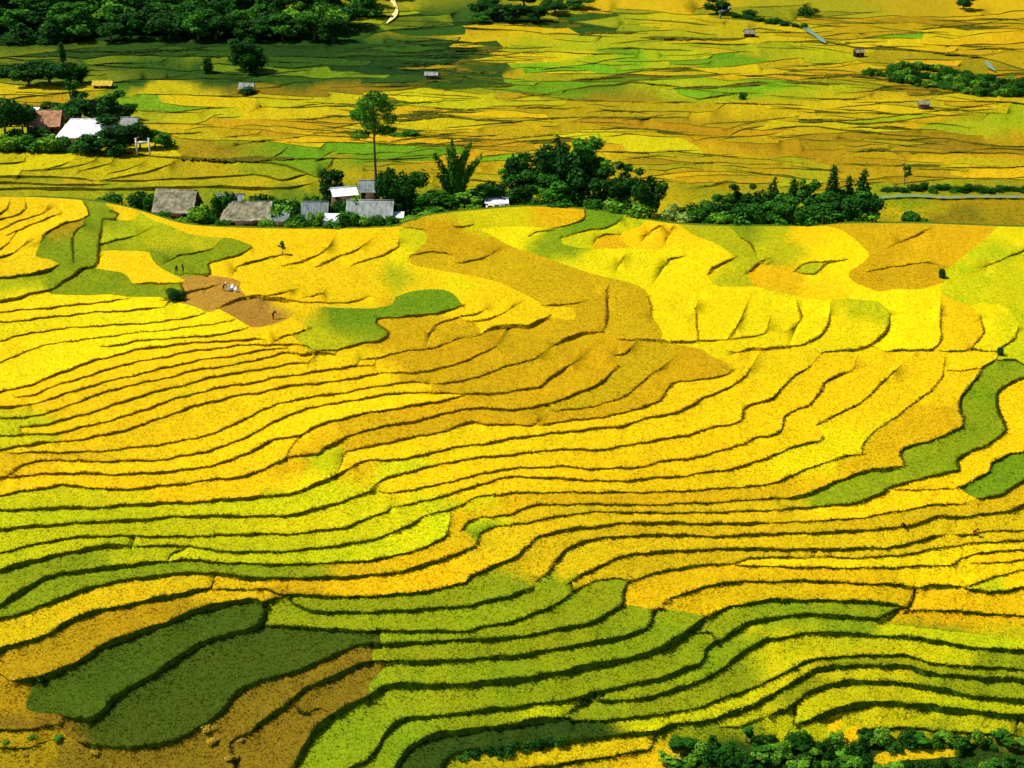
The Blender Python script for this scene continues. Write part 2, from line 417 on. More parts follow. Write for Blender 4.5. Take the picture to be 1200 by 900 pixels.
VAL_LINES = """
0 0,46 50,48 125,48 200,48 260,46 325,45 375,46 425,45
1.5 0,53 32,52 70,52
2.25 75,60 112,61 150,60 190,59 225,58 250,54
1.25 8,66 38,67 68,66 100,69 120,66 160,64 205,66 240,61
1.5 10,72 50,70 70,70
1.5 100,75 130,78 175,80 195,81 220,84 240,82 275,88
0 0,96 25,99 75,101 105,100 110,86 125,85 160,92 190,91
0 160,100 190,99 215,101 245,99 275,100 320,99 325,102 365,101 420,102 455,104 485,102
1.25 160,110 200,111 240,112 300,114 325,116 365,117
1.25 160,130 175,130 205,131 235,132
1.5 226,146 240,142 252,135 262,134
1 190,140 195,132 210,131
0 235,146 250,140 275,140 300,139 338,141 375,144 405,140
0 235,146 250,155 265,160 300,160 350,161 395,162 440,160
1.25 205,162 240,164 300,165 315,165 332,165
3 200,184 225,186 255,188 300,186 315,186 345,185
0 205,162 205,175 212,182
1.5 0,175 38,176 75,176 120,178 160,180 188,184 315,191 345,198 360,204 375,209
1.25 0,192 18,191 29,189 30,182
1.25 25,200 50,199 72,194 82,189
1.25 52,200 82,196 100,192 110,188
1.25 95,200 112,196 130,191
1.25 125,204 148,199 165,192
1.5 110,212 140,208 175,201 200,192
1.75 0,207 30,207 75,208 100,210 110,212
1.75 0,214 50,216 95,217 125,216
1.5 120,212 160,212 200,210 250,208 300,205 330,211 352,206 362,204
2.25 0,222 40,221 125,222 180,221 250,219 300,221 340,220 365,215
1.5 300,54 360,54 405,53
1.25 310,66 350,66 385,67 425,65 475,66 515,64
2.5 310,78 345,80 375,77 410,78 430,76
1 435,77 475,78 508,77
1.25 315,88 355,90 375,92 420,91 450,92
2.25 430,102 470,101 495,99
0 455,20 445,32 475,41 508,42 545,40 546,32 530,28 505,20 480,10 462,0
0 460,0 468,15 455,28
0 546,32 575,34 600,38
1.75 530,45 540,44 515,65 560,66
2.5 525,59 550,60 578,59 595,55
2 518,71 540,72 578,70
2.5 555,85 588,85
1.5 515,102 550,100 575,100 600,100
0 455,108 490,110 525,109 565,110 600,109 625,112 640,118
1.75 480,130 512,131 550,132 570,130
0 475,136 525,135 570,136 600,139
0 300,140 350,139 395,141 425,144
2 465,158 485,159 505,157
0 505,160 535,158 560,160 600,158 615,164 625,172
1.25 340,167 375,167 405,167 440,168 475,169 508,168
1.75 320,188 360,186 412,186 450,187 480,186 508,184
1 315,186 330,179 338,172
1 375,186 385,180 395,176
1 410,185 418,180
2 562,184 582,182 600,180
0 450,190 480,189 512,189
1.5 300,188 315,186
2.25 678,39 705,38 740,38 755,40
3.5 750,44 790,45 825,46 860,46 875,44
0 652,20 675,38 705,42 760,46 825,51 865,52
0 735,19 750,30 775,32 760,40
1.75 815,11 832,8 852,8
1.5 690,10 720,15 750,16 775,15
0 600,52 635,54 670,59 702,61 685,66 650,72 600,75
1.25 700,58 725,56 755,57 780,60
1.25 600,80 625,79 648,80
1 645,86 700,86 760,88 815,90
1 600,96 650,95 710,96 760,94
2.5 665,105 695,101 720,100 740,96 765,99 795,101
0 760,84 775,78 815,80 825,72 875,68 900,71
0 790,95 825,99 865,98 900,101
1.25 795,110 820,116 850,110 875,108
2 825,115 842,112 860,111
0 600,110 635,115 670,119 725,120 775,119 825,122 850,120
2.25 672,142 688,138 715,138 760,138 780,138 805,137
0 600,140 650,140 700,144 750,152 790,159 818,172
1.5 632,148 651,148
1.75 710,178 740,179 775,178 820,176
0 730,184 770,182 825,181
1.5 760,198 780,200 800,196 825,199
1.75 812,222 830,218 850,212 865,214
2 848,164 860,156 875,151 895,148
1.25 858,138 865,137
1.25 850,152 875,145 900,142
2.25 860,18 880,21 900,25 920,25 935,30 945,35
1.5 875,8 900,8 940,6
1.25 820,66 850,62 878,60
1.5 900,48 925,49 965,50 995,52
2 968,48 1000,55 1040,58 1080,60 1125,65 1150,68 1170,72 1200,82
1.25 1005,45 1040,41 1080,39
0 1082,41 1080,48 1100,50 1150,42 1188,40
1.25 1085,52 1125,54 1160,54
0 1010,24 1050,20 1095,21 1138,25
1.25 958,79 985,78 1000,74
1.5 918,85 945,82 975,82 1015,86
0 900,86 930,88 940,98 935,101 900,105
0 935,90 975,90 1015,91 1045,99
2.25 1025,105 1040,101 1070,101 1100,106 1085,111 1065,112
1.5 900,112 950,115 1000,116 1020,110
1.5 900,128 915,127 945,128
1.25 995,120 1030,120 1085,118 1095,115
1.25 1032,145 1065,140 1100,136 1140,132
0 1035,148 1050,155 1090,145 1125,142 1150,142
2 900,152 925,149 950,148 985,152 1020,155 1055,159 1090,160
2 1060,164 1105,162 1140,168 1170,171 1200,172
2 1068,181 1085,178 1105,180 1125,178 1155,180
1.25 920,164 935,161
0 900,185 930,185 965,192 980,195
0 1095,198 1125,186 1170,186 1200,190
1.25 1030,208 1060,207
0 1115,205 1140,208 1180,209 1180,212
1 1040,175 1060,185 1062,198
1.75 600,180 615,180 635,180
0 600,186 625,185
"""
DEBUG = False
# ------------------------------------------------------------------ terraced ground
def wave(x, y, s, seed):
    r = np.random.default_rng(seed); o = 0
    for k in range(6):
        a = r.uniform(0, 6.28); f = s * r.uniform(0.5, 2.2)
        o = o + np.sin((x * math.cos(a) + y * math.sin(a)) * f + r.uniform(0, 6.28))
    return o / 6.0

def parse(txt):
    out = []
    for ln in txt.strip().splitlines():
        p = ln.split()
        out.append([float(p[0]), np.array([[float(c) for c in q.split(',')] for q in p[1:]])])
    return out

def spline(p, step):
    if len(p) < 2: return p
    q = np.vstack([2 * p[0] - p[1], p, 2 * p[-1] - p[-2]])
    out = []
    for i in range(1, len(q) - 2):
        p0, p1, p2, p3 = q[i - 1], q[i], q[i + 1], q[i + 2]
        n = max(1, int(np.hypot(*(p2 - p1)) / step))
        t = (np.arange(n) / n)[:, None]
        m1 = (p2 - p0) * .5; m2 = (p3 - p1) * .5
        out.append((2*t**3-3*t**2+1)*p1 + (t**3-2*t**2+t)*m1 + (-2*t**3+3*t**2)*p2 + (t**3-t**2)*m2)
    out.append(p[-1:])
    return np.vstack(out)

RIPE_SHADE = {  # crop colour by ripeness; H and h also hold painted cloud shade
    'Y': srgb(252, 228, 0), 'D': srgb(252, 213, 2), 'd': srgb(226, 194, 8), 'O': srgb(234, 190, 4), 'B': srgb(216, 176, 4),
    'L': srgb(206, 206, 6), 'l': srgb(222, 214, 4), 'U': srgb(142, 158, 10), 'u': srgb(196, 194, 10), 'g': srgb(148, 166, 14), 'G': srgb(122, 156, 16),
    'F': srgb(76, 98, 14), 'K': srgb(146, 120, 20), 'k': srgb(184, 152, 10), 'M': srgb(150, 162, 12), 'm': srgb(204, 198, 8),
    'E': srgb(188, 140, 46), 'H': srgb(40, 84, 12), 'h': srgb(66, 110, 14), 'V': srgb(148, 196, 12), 'W': srgb(52, 78, 14),
}
ALB = 0.72

def parse_seeds(txt):
    out = []
    for tok in txt.split():
        c, r = tok[0], tok[1:]
        u, v = r.split(',')
        out.append((float(u), float(v), c))
    return out

def build_terrain(root, piece, bank, lines, seeds, dom, top, base, step, spacing, dens, plant, bank_col, lam, jitter, reach=90, aniso=(1.0, 2.0), power=4.5, skirt=300, tint=(1, 1, 1), mosaic=.05, fringe=None, hk=1.0):
    u0, u1, v0, v1 = dom
    G = 3.0
    nx = int((u1 - u0) / G) + 1; ny = int((v1 - v0) / G) + 1
    # ---- raster of the traced lines, for closing open ends
    R = 2.0
    rw = int((u1 - u0) / R) + 2; rh = int((v1 - v0) / R) + 2
    ras = np.full((rh, rw), -1, np.int32)
    def put(p, k):
        q = spline(p, 1.0)
        for a, b in ((0, 0), (1, 0), (0, 1)):
            i = np.clip(((q[:, 1] - v0) / R).astype(int) + a, 0, rh - 1); j = np.clip(((q[:, 0] - u0) / R).astype(int) + b, 0, rw - 1)
            ras[i, j] = k
    L = []
    for k, (w, p) in enumerate(lines):
        e0 = e1 = False
        for end in (0, 1):                     # run on past the picture's sides
            a, b = (p[0], p[1]) if end == 0 else (p[-1], p[-2])
            d = (a - b) / max(1e-6, np.hypot(*(a - b)))
            ext = None
            if a[0] <= 4 or a[0] >= 1196:
                sx = -1 if a[0] <= 4 else 1
                sl = np.clip(d[1] / max(0.3, abs(d[0])), -0.5, 0.5)
                xs_ = np.array([30., 80., 150., 240.])
                ext = np.stack([a[0] + sx * xs_, a[1] + sl * 60 * (1 - np.exp(-xs_ / 60.)) + 6 * np.sin(xs_ / 50. + k)], 1)
            elif a[1] >= 897 and v1 > 950:
                ext = np.array([a + d * s for s in (25., 55., 90.)])
            if ext is not None:
                if end == 0: p = np.vstack([ext[::-1], p]); e0 = True
                else: p = np.vstack([p, ext]); e1 = True
        L.append([w, p, e0, e1])
        put(p, k)
    if top is not None: put(top, 20000)
    cuts = []
    vb = min(v1 - 12, 976.)
    for c in ([(u0 + 42, v0), (u0 + 42, vb)], [(u1 - 42, v0), (u1 - 42, vb)], [(u0 + 42, vb), (u1 - 42, vb)]):
        c = np.array(c, float); cuts.append(c); put(c, 20001 + len(cuts))
    for k, (w, p, e0, e1) in enumerate(L):
        for end, done in ((0, e0), (1, e1)):
            if done: continue
            a, b = (p[0], p[1]) if end == 0 else (p[-1], p[-2])
            d = (a - b) / max(1e-6, np.hypot(*(a - b)))
            best = None
            for an in (0, 15, -15, 32, -32, 50, -50, 75, -75, 100, -100):
                ca_, sa_ = math.cos(math.radians(an)), math.sin(math.radians(an))
                dd = np.array([d[0] * ca_ - d[1] * sa_, d[0] * sa_ + d[1] * ca_])
                for s in range(0, reach):
                    pos = a + dd * 2.0 * s
                    i = int((pos[1] - v0) / R); j = int((pos[0] - u0) / R)
                    if not (0 <= i < rh and 0 <= j < rw): break
                    if ras[i, j] >= 0 and ras[i, j] != k:
                        cost = s * (1 + abs(an) / 45.)
                        if best is None or cost < best[0]: best = (cost, dd, s)
                        break
            if best:
                _, dd, s = best
                c = np.array([a - d * 1.2, a, a + dd * (2.0 * s + 6.0)]); cuts.append(c); put(c, 10000 + len(cuts))
    # ---- level treads joined by steps at the lines: least squares on a grid
    gu = u0 + np.arange(nx) * G; gv = v0 + np.arange(ny) * G
    GU, GV = np.meshgrid(gu, gv)
    B = base(GU, GV)
    JX = np.zeros((ny, nx - 1)); JY = np.zeros((ny - 1, nx))
    geo = []
    for k, (w, p, e0, e1) in enumerate(L):
        q = spline(p, step)
        if w <= 0:
            geo.append((k, 0, q, None, None, None)); continue
        tg = np.gradient(q, axis=0); tg /= np.maximum(1e-6, np.hypot(tg[:, 0], tg[:, 1]))[:, None]
        nrm = np.stack([-tg[:, 1], tg[:, 0]], 1)
        if np.sum(nrm[:, 1]) < 0: nrm = -nrm
        arc = np.concatenate([[0], np.cumsum(np.hypot(*np.diff(q, axis=0).T))]); tot = arc[-1]
        tp = np.ones(len(q)); tl = min(16.0, tot * .3)
        sm = lambda x: x * x * (3 - 2 * x)
        if not e0: tp = np.minimum(tp, 0.18 + 0.82 * sm(np.clip(arc / tl, 0, 1)))
        if not e1: tp = np.minimum(tp, 0.18 + 0.82 * sm(np.clip((tot - arc) / tl, 0, 1)))
        ww = w * tp * (1 + 0.22 * np.sin(arc / 17. + k) + 0.14 * np.sin(arc / 6.3 + 2 * k))
        q = q + nrm * (0.35 * np.sin(arc / 9. + 3 * k) + 0.3 * np.sin(arc / 3.7 + k))[:, None] * jitter * np.clip((tp - .18) / .3, 0, 1)[:, None]
        h = ww * depth(q[:, 1], base(q[:, 0], q[:, 1])) / (FOC * CP)
        short = not (tot > 150 or e0 or e1)
        h = h * hk * (.85 if short else 1.0)
        geo.append((k, w, q, nrm, ww, h))
        if short: continue
        f = spline(q, 0.7)
        fh = np.interp(np.linspace(0, 1, len(f)), np.linspace(0, 1, len(h)), h)
        ci = (f[:, 0] - u0) / G; ri = (f[:, 1] - v0) / G
        ok = (ci > 1) & (ri > 1) & (ci < nx - 2) & (ri < ny - 2)
        ci, ri, fh = ci[ok], ri[ok], fh[ok]
        if len(ci) < 2: continue
        fn = np.stack([np.interp(np.linspace(0, 1, len(f)), np.linspace(0, 1, len(nrm)), nrm[:, c]) for c in (0, 1)], 1)[ok]
        c0 = np.floor(ci).astype(int); r0 = np.floor(ri).astype(int)
        # vertical neighbours: line passes between row r0 and r0+1 at a column; sign by the normal
        for a in range(len(ci) - 1):
            if c0[a] != c0[a + 1]:
                c = max(c0[a], c0[a + 1]); JY[r0[a], c] = -fh[a] * (1 if fn[a, 1] >= 0 else -1)
            if r0[a] != r0[a + 1]:
                r = max(r0[a], r0[a + 1]); JX[r, c0[a]] = -fh[a] * (1 if fn[a, 0] >= 0 else -1)
    def At(z):
        o = lam * z
        dx = z[:, 1:] - z[:, :-1]; dy = z[1:] - z[:-1]
        o[:, 1:] += dx; o[:, :-1] -= dx; o[1:] += dy; o[:-1] -= dy
        return o
    rhs = lam * B
    rhs[:, 1:] += JX; rhs[:, :-1] -= JX; rhs[1:] += JY; rhs[:-1] -= JY
    Z = B.copy(); r = rhs - At(Z); pdir = r.copy(); rs = np.sum(r * r)
    for it in range(350):
        Ap = At(pdir); al = rs / np.sum(pdir * Ap)
        Z += al * pdir; r -= al * Ap; rn = np.sum(r * r)
        if rn < 1e-5 * max(1, ny * nx * 1e-4): break
        pdir = r + rn / rs * pdir; rs = rn
    if DEBUG:
        for c in range(0, nx, 60): print(int(gu[c]), [(int(gv[i]), round(float(B[i,c]),1), round(float(Z[i,c]),1)) for i in range(10, ny, 40)])
        print('iters', it, rn)
    def zat(u, v):
        x = np.clip((np.asarray(u) - u0) / G, 0, nx - 1.001); y = np.clip((np.asarray(v) - v0) / G, 0, ny - 1.001)
        i = y.astype(int); j = x.astype(int); fx = x - j; fy = y - i
        return (Z[i, j] * (1 - fx) + Z[i, j + 1] * fx) * (1 - fy) + (Z[i + 1, j] * (1 - fx) + Z[i + 1, j + 1] * fx) * fy
    # ---- constrained triangulation
    V, VZ, E, F, FL = [], [], [], [], []
    near = np.zeros((rh, rw), bool)
    def mark(q, rad):
        k = int(rad / R) + 1
        i = ((q[:, 1] - v0) / R).astype(int); j = ((q[:, 0] - u0) / R).astype(int)
        for di in range(-k, k + 1):
            for dj in range(-k, k + 1):
                near[np.clip(i + di, 0, rh - 1), np.clip(j + dj, 0, rw - 1)] = True
    def addv(q, z):
        n = len(V); V.extend(map(tuple, q)); VZ.extend(z); return n
    for k, w, q, nrm, ww, h in geo:
        if w <= 0:
            n = addv(q, [None] * len(q)); E.extend((n + i, n + i + 1) for i in range(len(q) - 1)); mark(q, 4)
        else:
            lip = q - nrm * ww[:, None] * .5; foot = q + nrm * ww[:, None] * .5
            zl = zat(*(lip - nrm * 4.0).T)
            zl = np.convolve(np.pad(zl, 3, 'edge'), np.ones(7) / 7, 'valid')
            zf = zl - h
            n = addv(lip, zl); m = addv(foot, zf)
            for i in range(len(q) - 1):
                for tri in ((n + i, n + i + 1, m + i + 1), (n + i, m + i + 1, m + i)):
                    a, b, c = (np.array(V[x]) for x in tri)
                    ar2 = (b[0] - a[0]) * (c[1] - a[1]) - (b[1] - a[1]) * (c[0] - a[0])
                    if abs(ar2) < 1e-3: continue
                    F.append(tri if ar2 > 0 else tri[::-1]); FL.append(k)
                E.append((n + i, n + i + 1)); E.append((m + i, m + i + 1))
            mark(q, 4 + w)
    for c in cuts:
        q = c if len(c) == 3 else spline(c, 8.0); n = addv(q, [None] * len(q)); E.extend((n + i, n + i + 1) for i in range(len(q) - 1)); mark(q, 4)
    if top is not None:
        q = spline(top, 6.0); n = addv(q, [None] * len(q)); E.extend((n + i, n + i + 1) for i in range(len(q) - 1)); mark(q, 4)
        topx, topy = q[:, 0], q[:, 1]
    iu, iv = np.meshgrid(np.arange(u0, u1, spacing), np.arange(v0, v1, spacing * .75))
    iu = iu + rng.uniform(-.3, .3, iu.shape) * spacing; iv = iv + rng.uniform(-.3, .3, iv.shape) * spacing * .75
    pts = np.stack([iu.ravel(), iv.ravel()], 1)
    ok = ~near[np.clip(((pts[:, 1] - v0) / R).astype(int), 0, rh - 1), np.clip(((pts[:, 0] - u0) / R).astype(int), 0, rw - 1)]
    addv(pts[ok], [None] * int(ok.sum()))
    # outer skirt of the sheet
    ou = np.arange(u0 - 240, u1 + 241, 60.); ov = np.arange(v0, v1 + skirt + 1, 50.)
    OU, OV = np.meshgrid(ou, ov); q = np.stack([OU.ravel(), OV.ravel()], 1)
    q = q[(q[:, 0] < u0) | (q[:, 0] > u1) | (q[:, 1] > v1)]
    addv(q, [None] * len(q))
    res = delaunay_2d_cdt([Vector(p) for p in V], E, F, 0, 1e-4, True)
    vs = np.array([tuple(p) for p in res[0]]); tr = np.array(res[2], np.int32)
    ov_, oe_, of_ = res[3], res[4], res[5]
    zz = np.empty(len(vs)); free = np.zeros(len(vs), bool)
    for i, o in enumerate(ov_):
        z = [VZ[j] for j in o if VZ[j] is not None]
        if z: zz[i] = sum(z) / len(z)
        else: free[i] = True
    gz = np.where((vs[:, 0] < u0) | (vs[:, 0] > u1) | (vs[:, 1] > v1), base(vs[:, 0], vs[:, 1]), zat(vs[:, 0], vs[:, 1]))
    zz[free] = gz[free]
    W = on_z(vs[:, 0], vs[:, 1], zz)
    cen = vs[tr].mean(1)
    keep = np.ones(len(tr), bool)
    if top is not None: keep &= cen[:, 1] > np.interp(cen[:, 0], topx, topy)
    # upward winding
    P = W[tr]; nz = np.cross(P[:, 1] - P[:, 0], P[:, 2] - P[:, 0])
    towards = np.einsum('ij,ij->i', nz, np.array([0, 0, ZC]) - P[:, 0]) < 0
    tr[towards] = tr[towards][:, [0, 2, 1]]
    bank_of = np.array([FL[f[0]] if len(f) else -1 for f in of_])
    con = set()
    for e, o in zip(res[1], oe_):
        if len(o): con.add((min(e), max(e)))
    # ---- regions
    par = list(range(len(tr)))
    def find(a):
        while par[a] != a:
            par[a] = par[par[a]]; a = par[a]
        return a
    em = {}
    for t in range(len(tr)):
        if not keep[t]: continue
        a, b, c = map(int, tr[t])
        for e in ((a, b), (b, c), (a, c)):
            e = (min(e), max(e)); em.setdefault(e, []).append(t)
    for e, ts in em.items():
        if len(ts) == 2 and e not in con and bank_of[ts[0]] < 0 and bank_of[ts[1]] < 0:
            ra, rb = find(ts[0]), find(ts[1])
            if ra != rb: par[ra] = rb
    reg = np.array([find(t) for t in range(len(tr))])
    reg[(bank_of >= 0) | ~keep] = -1
    pa = .5 * np.abs((vs[tr[:, 1], 0] - vs[tr[:, 0], 0]) * (vs[tr[:, 2], 1] - vs[tr[:, 0], 1]) - (vs[tr[:, 2], 0] - vs[tr[:, 0], 0]) * (vs[tr[:, 1], 1] - vs[tr[:, 0], 1]))
    area = {}
    for t in np.nonzero(reg >= 0)[0]: area[reg[t]] = area.get(reg[t], 0) + pa[t]
    small = {r for r, a in area.items() if a < 60}
    for ps in range(3):                       # slivers join a neighbouring field, else a bank
        nb = {}
        for e, ts in em.items():
            if len(ts) == 2:
                for a, b in (ts, ts[::-1]):
                    if reg[a] in small:
                        if reg[b] >= 0 and reg[b] not in small: nb[reg[a]] = ('r', reg[b])
                        elif bank_of[b] >= 0: nb.setdefault(reg[a], ('b', bank_of[b]))
        if not nb: break
        for t in np.nonzero(reg >= 0)[0]:
            if reg[t] in nb:
                ty, x = nb[reg[t]]
                if ty == 'r': reg[t] = x
                else: bank_of[t] = x; reg[t] = -1
        small -= set(nb)
    # ---- seeds of colour
    regs = [r for r in np.unique(reg) if r >= 0]
    A0, B0, C0 = vs[tr[:, 0]], vs[tr[:, 1]], vs[tr[:, 2]]
    def side(p, a, b): return (b[:, 0] - a[:, 0]) * (p[1] - a[:, 1]) - (b[:, 1] - a[:, 1]) * (p[0] - a[:, 0])
    rs_ = {}
    for (u, v, c) in seeds:
        s1, s2, s3 = side((u, v), A0, B0), side((u, v), B0, C0), side((u, v), C0, A0)
        hit = np.nonzero(((s1 >= 0) & (s2 >= 0) & (s3 >= 0)) | ((s1 <= 0) & (s2 <= 0) & (s3 <= 0)))[0]
        for t in hit:
            if reg[t] >= 0: rs_.setdefault(reg[t], []).append((u, v, c)); break
    SX = np.array([s[0] for s in seeds]); SY = np.array([s[1] for s in seeds])
    n_pl = 0
    vcol = np.zeros((len(vs), 3))
    for r in regs:
        ti = np.nonzero(reg == r)[0]; used, inv = np.unique(tr[ti], return_inverse=True)
        T = inv.reshape(-1, 3); pv = vs[used]; wv = W[used]
        ss = rs_.get(r)
        if not ss:
            c = cen[ti].mean(0); dd = (SX - np.clip(c[0], 0, 1200)) ** 2 + 9 * (SY - c[1]) ** 2
            ss = [seeds[int(np.argmin(dd))]]
        pw = pv
        pv = pv + np.stack([wave(pv[:, 0], pv[:, 1], .05, 7), .5 * wave(pv[:, 0], pv[:, 1], .07, 8)], 1) * 22.
        cc = np.array([RIPE_SHADE[s[2]] for s in ss]); wt = np.stack([1.0 / (((pv[:, 0] - s[0]) * aniso[0]) ** 2 + ((pv[:, 1] - s[1]) * aniso[1]) ** 2 + 12.) ** power for s in ss], 1)
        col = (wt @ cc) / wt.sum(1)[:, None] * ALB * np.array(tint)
        col = col * rng.uniform(1 - mosaic * 1.6, 1 + mosaic * .8) * (1 + rng.uniform(-.8, .8, 3) * mosaic)
        pat = wave(wv[:, 0], wv[:, 1], .12, 3) * .10 + wave(wv[:, 0], wv[:, 1], .5, 4) * .07
        col = col * (1 + pat)[:, None] * np.stack([1 - .10 * pat * 3, np.ones(len(pat)), 1 + 0 * pat], 1)
        rich = ss[0][2]; pv = pw
        amp = .20 if rich in 'MmLlgUu' else .07
        mot = wave(wv[:, 0], wv[:, 1] * 1.8, .35, 12) + .8 * wave(wv[:, 0], wv[:, 1], 1.1, 13)
        col = col * np.stack([1 + amp * 1.3 * mot, 1 + amp * .4 * mot, 1 + 0 * mot], 1)
        vcol[used] = col
        # plants
        tw = wv[T]; ar = .5 * np.linalg.norm(np.cross(tw[:, 1] - tw[:, 0], tw[:, 2] - tw[:, 0]), axis=1)
        cu = cen[ti]; vis = (cu[:, 0] > -80) & (cu[:, 0] < 1280) & (cu[:, 1] > -30) & (cu[:, 1] < 930)
        ar = ar * np.where(vis, 1.0, 0.12)
        n = int(ar.sum() * dens)
        if rich in 'EWH': n = int(n * .5)
        wvb = wv.copy()
        if n > 0:
            pick = rng.choice(len(T), n, p=ar / ar.sum())
            b = rng.random((n, 2)); sw = b.sum(1) > 1; b[sw] = 1 - b[sw]
            bc = np.stack([1 - b.sum(1), b[:, 0], b[:, 1]], 1)
            pos = np.einsum('ij,ijk->ik', bc, tw[pick]); pc = np.einsum('ij,ijk->ik', bc, col[T[pick]])
            pc = pc * rng.uniform(.88, 1.16, (n, 1)) * (1 + rng.uniform(-.08, .08, (n, 3)))
            nb_, bh, bl, bw = plant
            ang = rng.uniform(0, 6.283, (n, nb_)) ; lean = rng.uniform(.45, 1.25, (n, nb_)) * bl; hh = rng.uniform(.35, 1.2, (n, nb_)) * bh
            ca, sa = np.cos(ang), np.sin(ang)
            p0 = pos[:, None, :] + np.stack([-sa * bw, ca * bw, np.full_like(ca, -.06)], -1)
            p1 = pos[:, None, :] + np.stack([sa * bw, -ca * bw, np.full_like(ca, -.06)], -1)
            p2 = pos[:, None, :] + np.stack([ca * lean, sa * lean, hh], -1)
            bv = np.stack([p0, p1, p2], 2).reshape(-1, 3); bc_ = np.repeat(pc, nb_ * 3, 0)
            bt = np.arange(len(bv)).reshape(-1, 3) + len(wvb)
            VV = np.vstack([wvb, bv]); TT = np.vstack([T, bt]); CC = np.vstack([col * .9, bc_])
            mi = np.concatenate([np.zeros(len(T)), np.ones(len(bt))])
            n_pl += len(bt)
        else:
            VV, TT, CC, mi = wvb, T, col, np.zeros(len(T))
        mesh_np(piece, VV, TT, None, root, CC, smooth=(mi == 0), mats=[MAT_CANOPY, MAT_PLANT], midx=mi)
    for k in np.unique(bank_of[keep]):
        if k < 0: continue
        ti = np.nonzero((bank_of == k) & keep)[0]; used, inv = np.unique(tr[ti], return_inverse=True)
        T = inv.reshape(-1, 3); wv = W[used]; pv = vs[used]
        col = np.array([bank_col(a, b_) for a, b_ in pv]) * ALB
        tw = wv[T]; ar = .5 * np.linalg.norm(np.cross(tw[:, 1] - tw[:, 0], tw[:, 2] - tw[:, 0]), axis=1)
        n = int(min(ar.sum() * dens * .9, 6000)); VV, TT, CC, mi = wv, T, col, np.zeros(len(T))
        if n > 0:
            pick = rng.choice(len(T), n, p=ar / ar.sum())
            b = rng.random((n, 2)); sw = b.sum(1) > 1; b[sw] = 1 - b[sw]
            bc = np.stack([1 - b.sum(1), b[:, 0], b[:, 1]], 1)
            pos = np.einsum('ij,ijk->ik', bc, tw[pick]); pc = np.einsum('ij,ijk->ik', bc, col[T[pick]]) * rng.uniform(.5, 1.7, (n, 1))
            ang = rng.uniform(3.6, 5.8, (n, 3)); hh = rng.uniform(.08, .3, (n, 3)); ln = rng.uniform(.08, .25, (n, 3)); ca, sa = np.cos(ang), np.sin(ang); bw = .06
            p0 = pos[:, None, :] + np.stack([-sa * bw, ca * bw, 0 * ca], -1); p1 = pos[:, None, :] + np.stack([sa * bw, -ca * bw, 0 * ca], -1)
            p2 = pos[:, None, :] + np.stack([ca * ln, sa * ln, hh], -1)
            bv = np.stack([p0, p1, p2], 2).reshape(-1, 3)
            VV = np.vstack([wv, bv]); CC = np.vstack([col, np.repeat(pc, 9, 0)])
            bt = np.arange(len(bv)).reshape(-1, 3) + len(wv); TT = np.vstack([T, bt]); mi = np.concatenate([mi, np.ones(len(bt))]); n_pl += len(bt)
        ed = {}
        for t in ti:
            a, b_, c = map(int, tr[t])
            for e in ((a, b_), (b_, c), (a, c)):
                e = (min(e), max(e)); ed[e] = ed.get(e, 0) + 1
        ed = np.array([e for e, q in ed.items() if q == 1 and vcol[e[0]].any() and vcol[e[1]].any()])
        if len(ed) and fringe:
            A_, B_ = W[ed[:, 0]], W[ed[:, 1]]; ln_ = np.linalg.norm(B_ - A_, axis=1)
            uu = vs[ed[:, 0]]; ln_ = ln_ * ((uu[:, 0] > -60) & (uu[:, 0] < 1260) & (uu[:, 1] < 930))
            n = int(ln_.sum() * fringe[0])
            if n > 0:
                pick = rng.choice(len(ed), n, p=ln_ / ln_.sum()); f = rng.random((n, 1))
                pos = A_[pick] * (1 - f) + B_[pick] * f + rng.normal(size=(n, 3)) * np.array([.09, .09, .03]); pc = vcol[ed[pick, 0]] * rng.uniform(.7, 1.1, (n, 1))
                weed = rng.random(n) < .4; wc = np.array([bank_col(*vs[e]) for e in ed[pick[weed], 0]]).reshape(-1, 3); pc[weed] = wc * ALB * rng.uniform(.5, 1.15, (len(wc), 1))
                clump = .5 + .5 * np.sin(pos[:, 0] * .9 + pos[:, 1] * .7) * np.sin(pos[:, 0] * .31); hs = (fringe[1] * np.interp(vs[ed[pick, 0], 1], [480, 640, 800], [.62, .74, .85]) * (.55 + .9 * clump) * rng.uniform(.6, 1.3, n))[:, None]
                ang = rng.uniform(0, 6.283, (n, 4)); ca, sa = np.cos(ang), np.sin(ang); bw = .07
                hh = rng.uniform(.2, 1.0, (n, 4)) * hs; ln2 = rng.uniform(.4, 1.0, (n, 4)) * hs
                p0 = pos[:, None, :] + np.stack([-sa * bw, ca * bw, 0 * ca - .05], -1); p1 = pos[:, None, :] + np.stack([sa * bw, -ca * bw, 0 * ca - .05], -1); p2 = pos[:, None, :] + np.stack([ca * ln2, sa * ln2, hh], -1)
                bv = np.stack([p0, p1, p2], 2).reshape(-1, 3); bt = np.arange(len(bv)).reshape(-1, 3) + len(VV)
                VV = np.vstack([VV, bv]); CC = np.vstack([CC, np.repeat(pc, 12, 0)]); TT = np.vstack([TT, bt]); mi = np.concatenate([mi, np.ones(len(bt))]); n_pl += len(bt)
        mesh_np(bank, VV, TT, None, root, CC, smooth=False, mats=[MAT_BANK, MAT_PLANT], midx=mi)
    print(root.name, "regions", len(regs), "tris", int(keep.sum()), "blades", n_pl)
    return zat
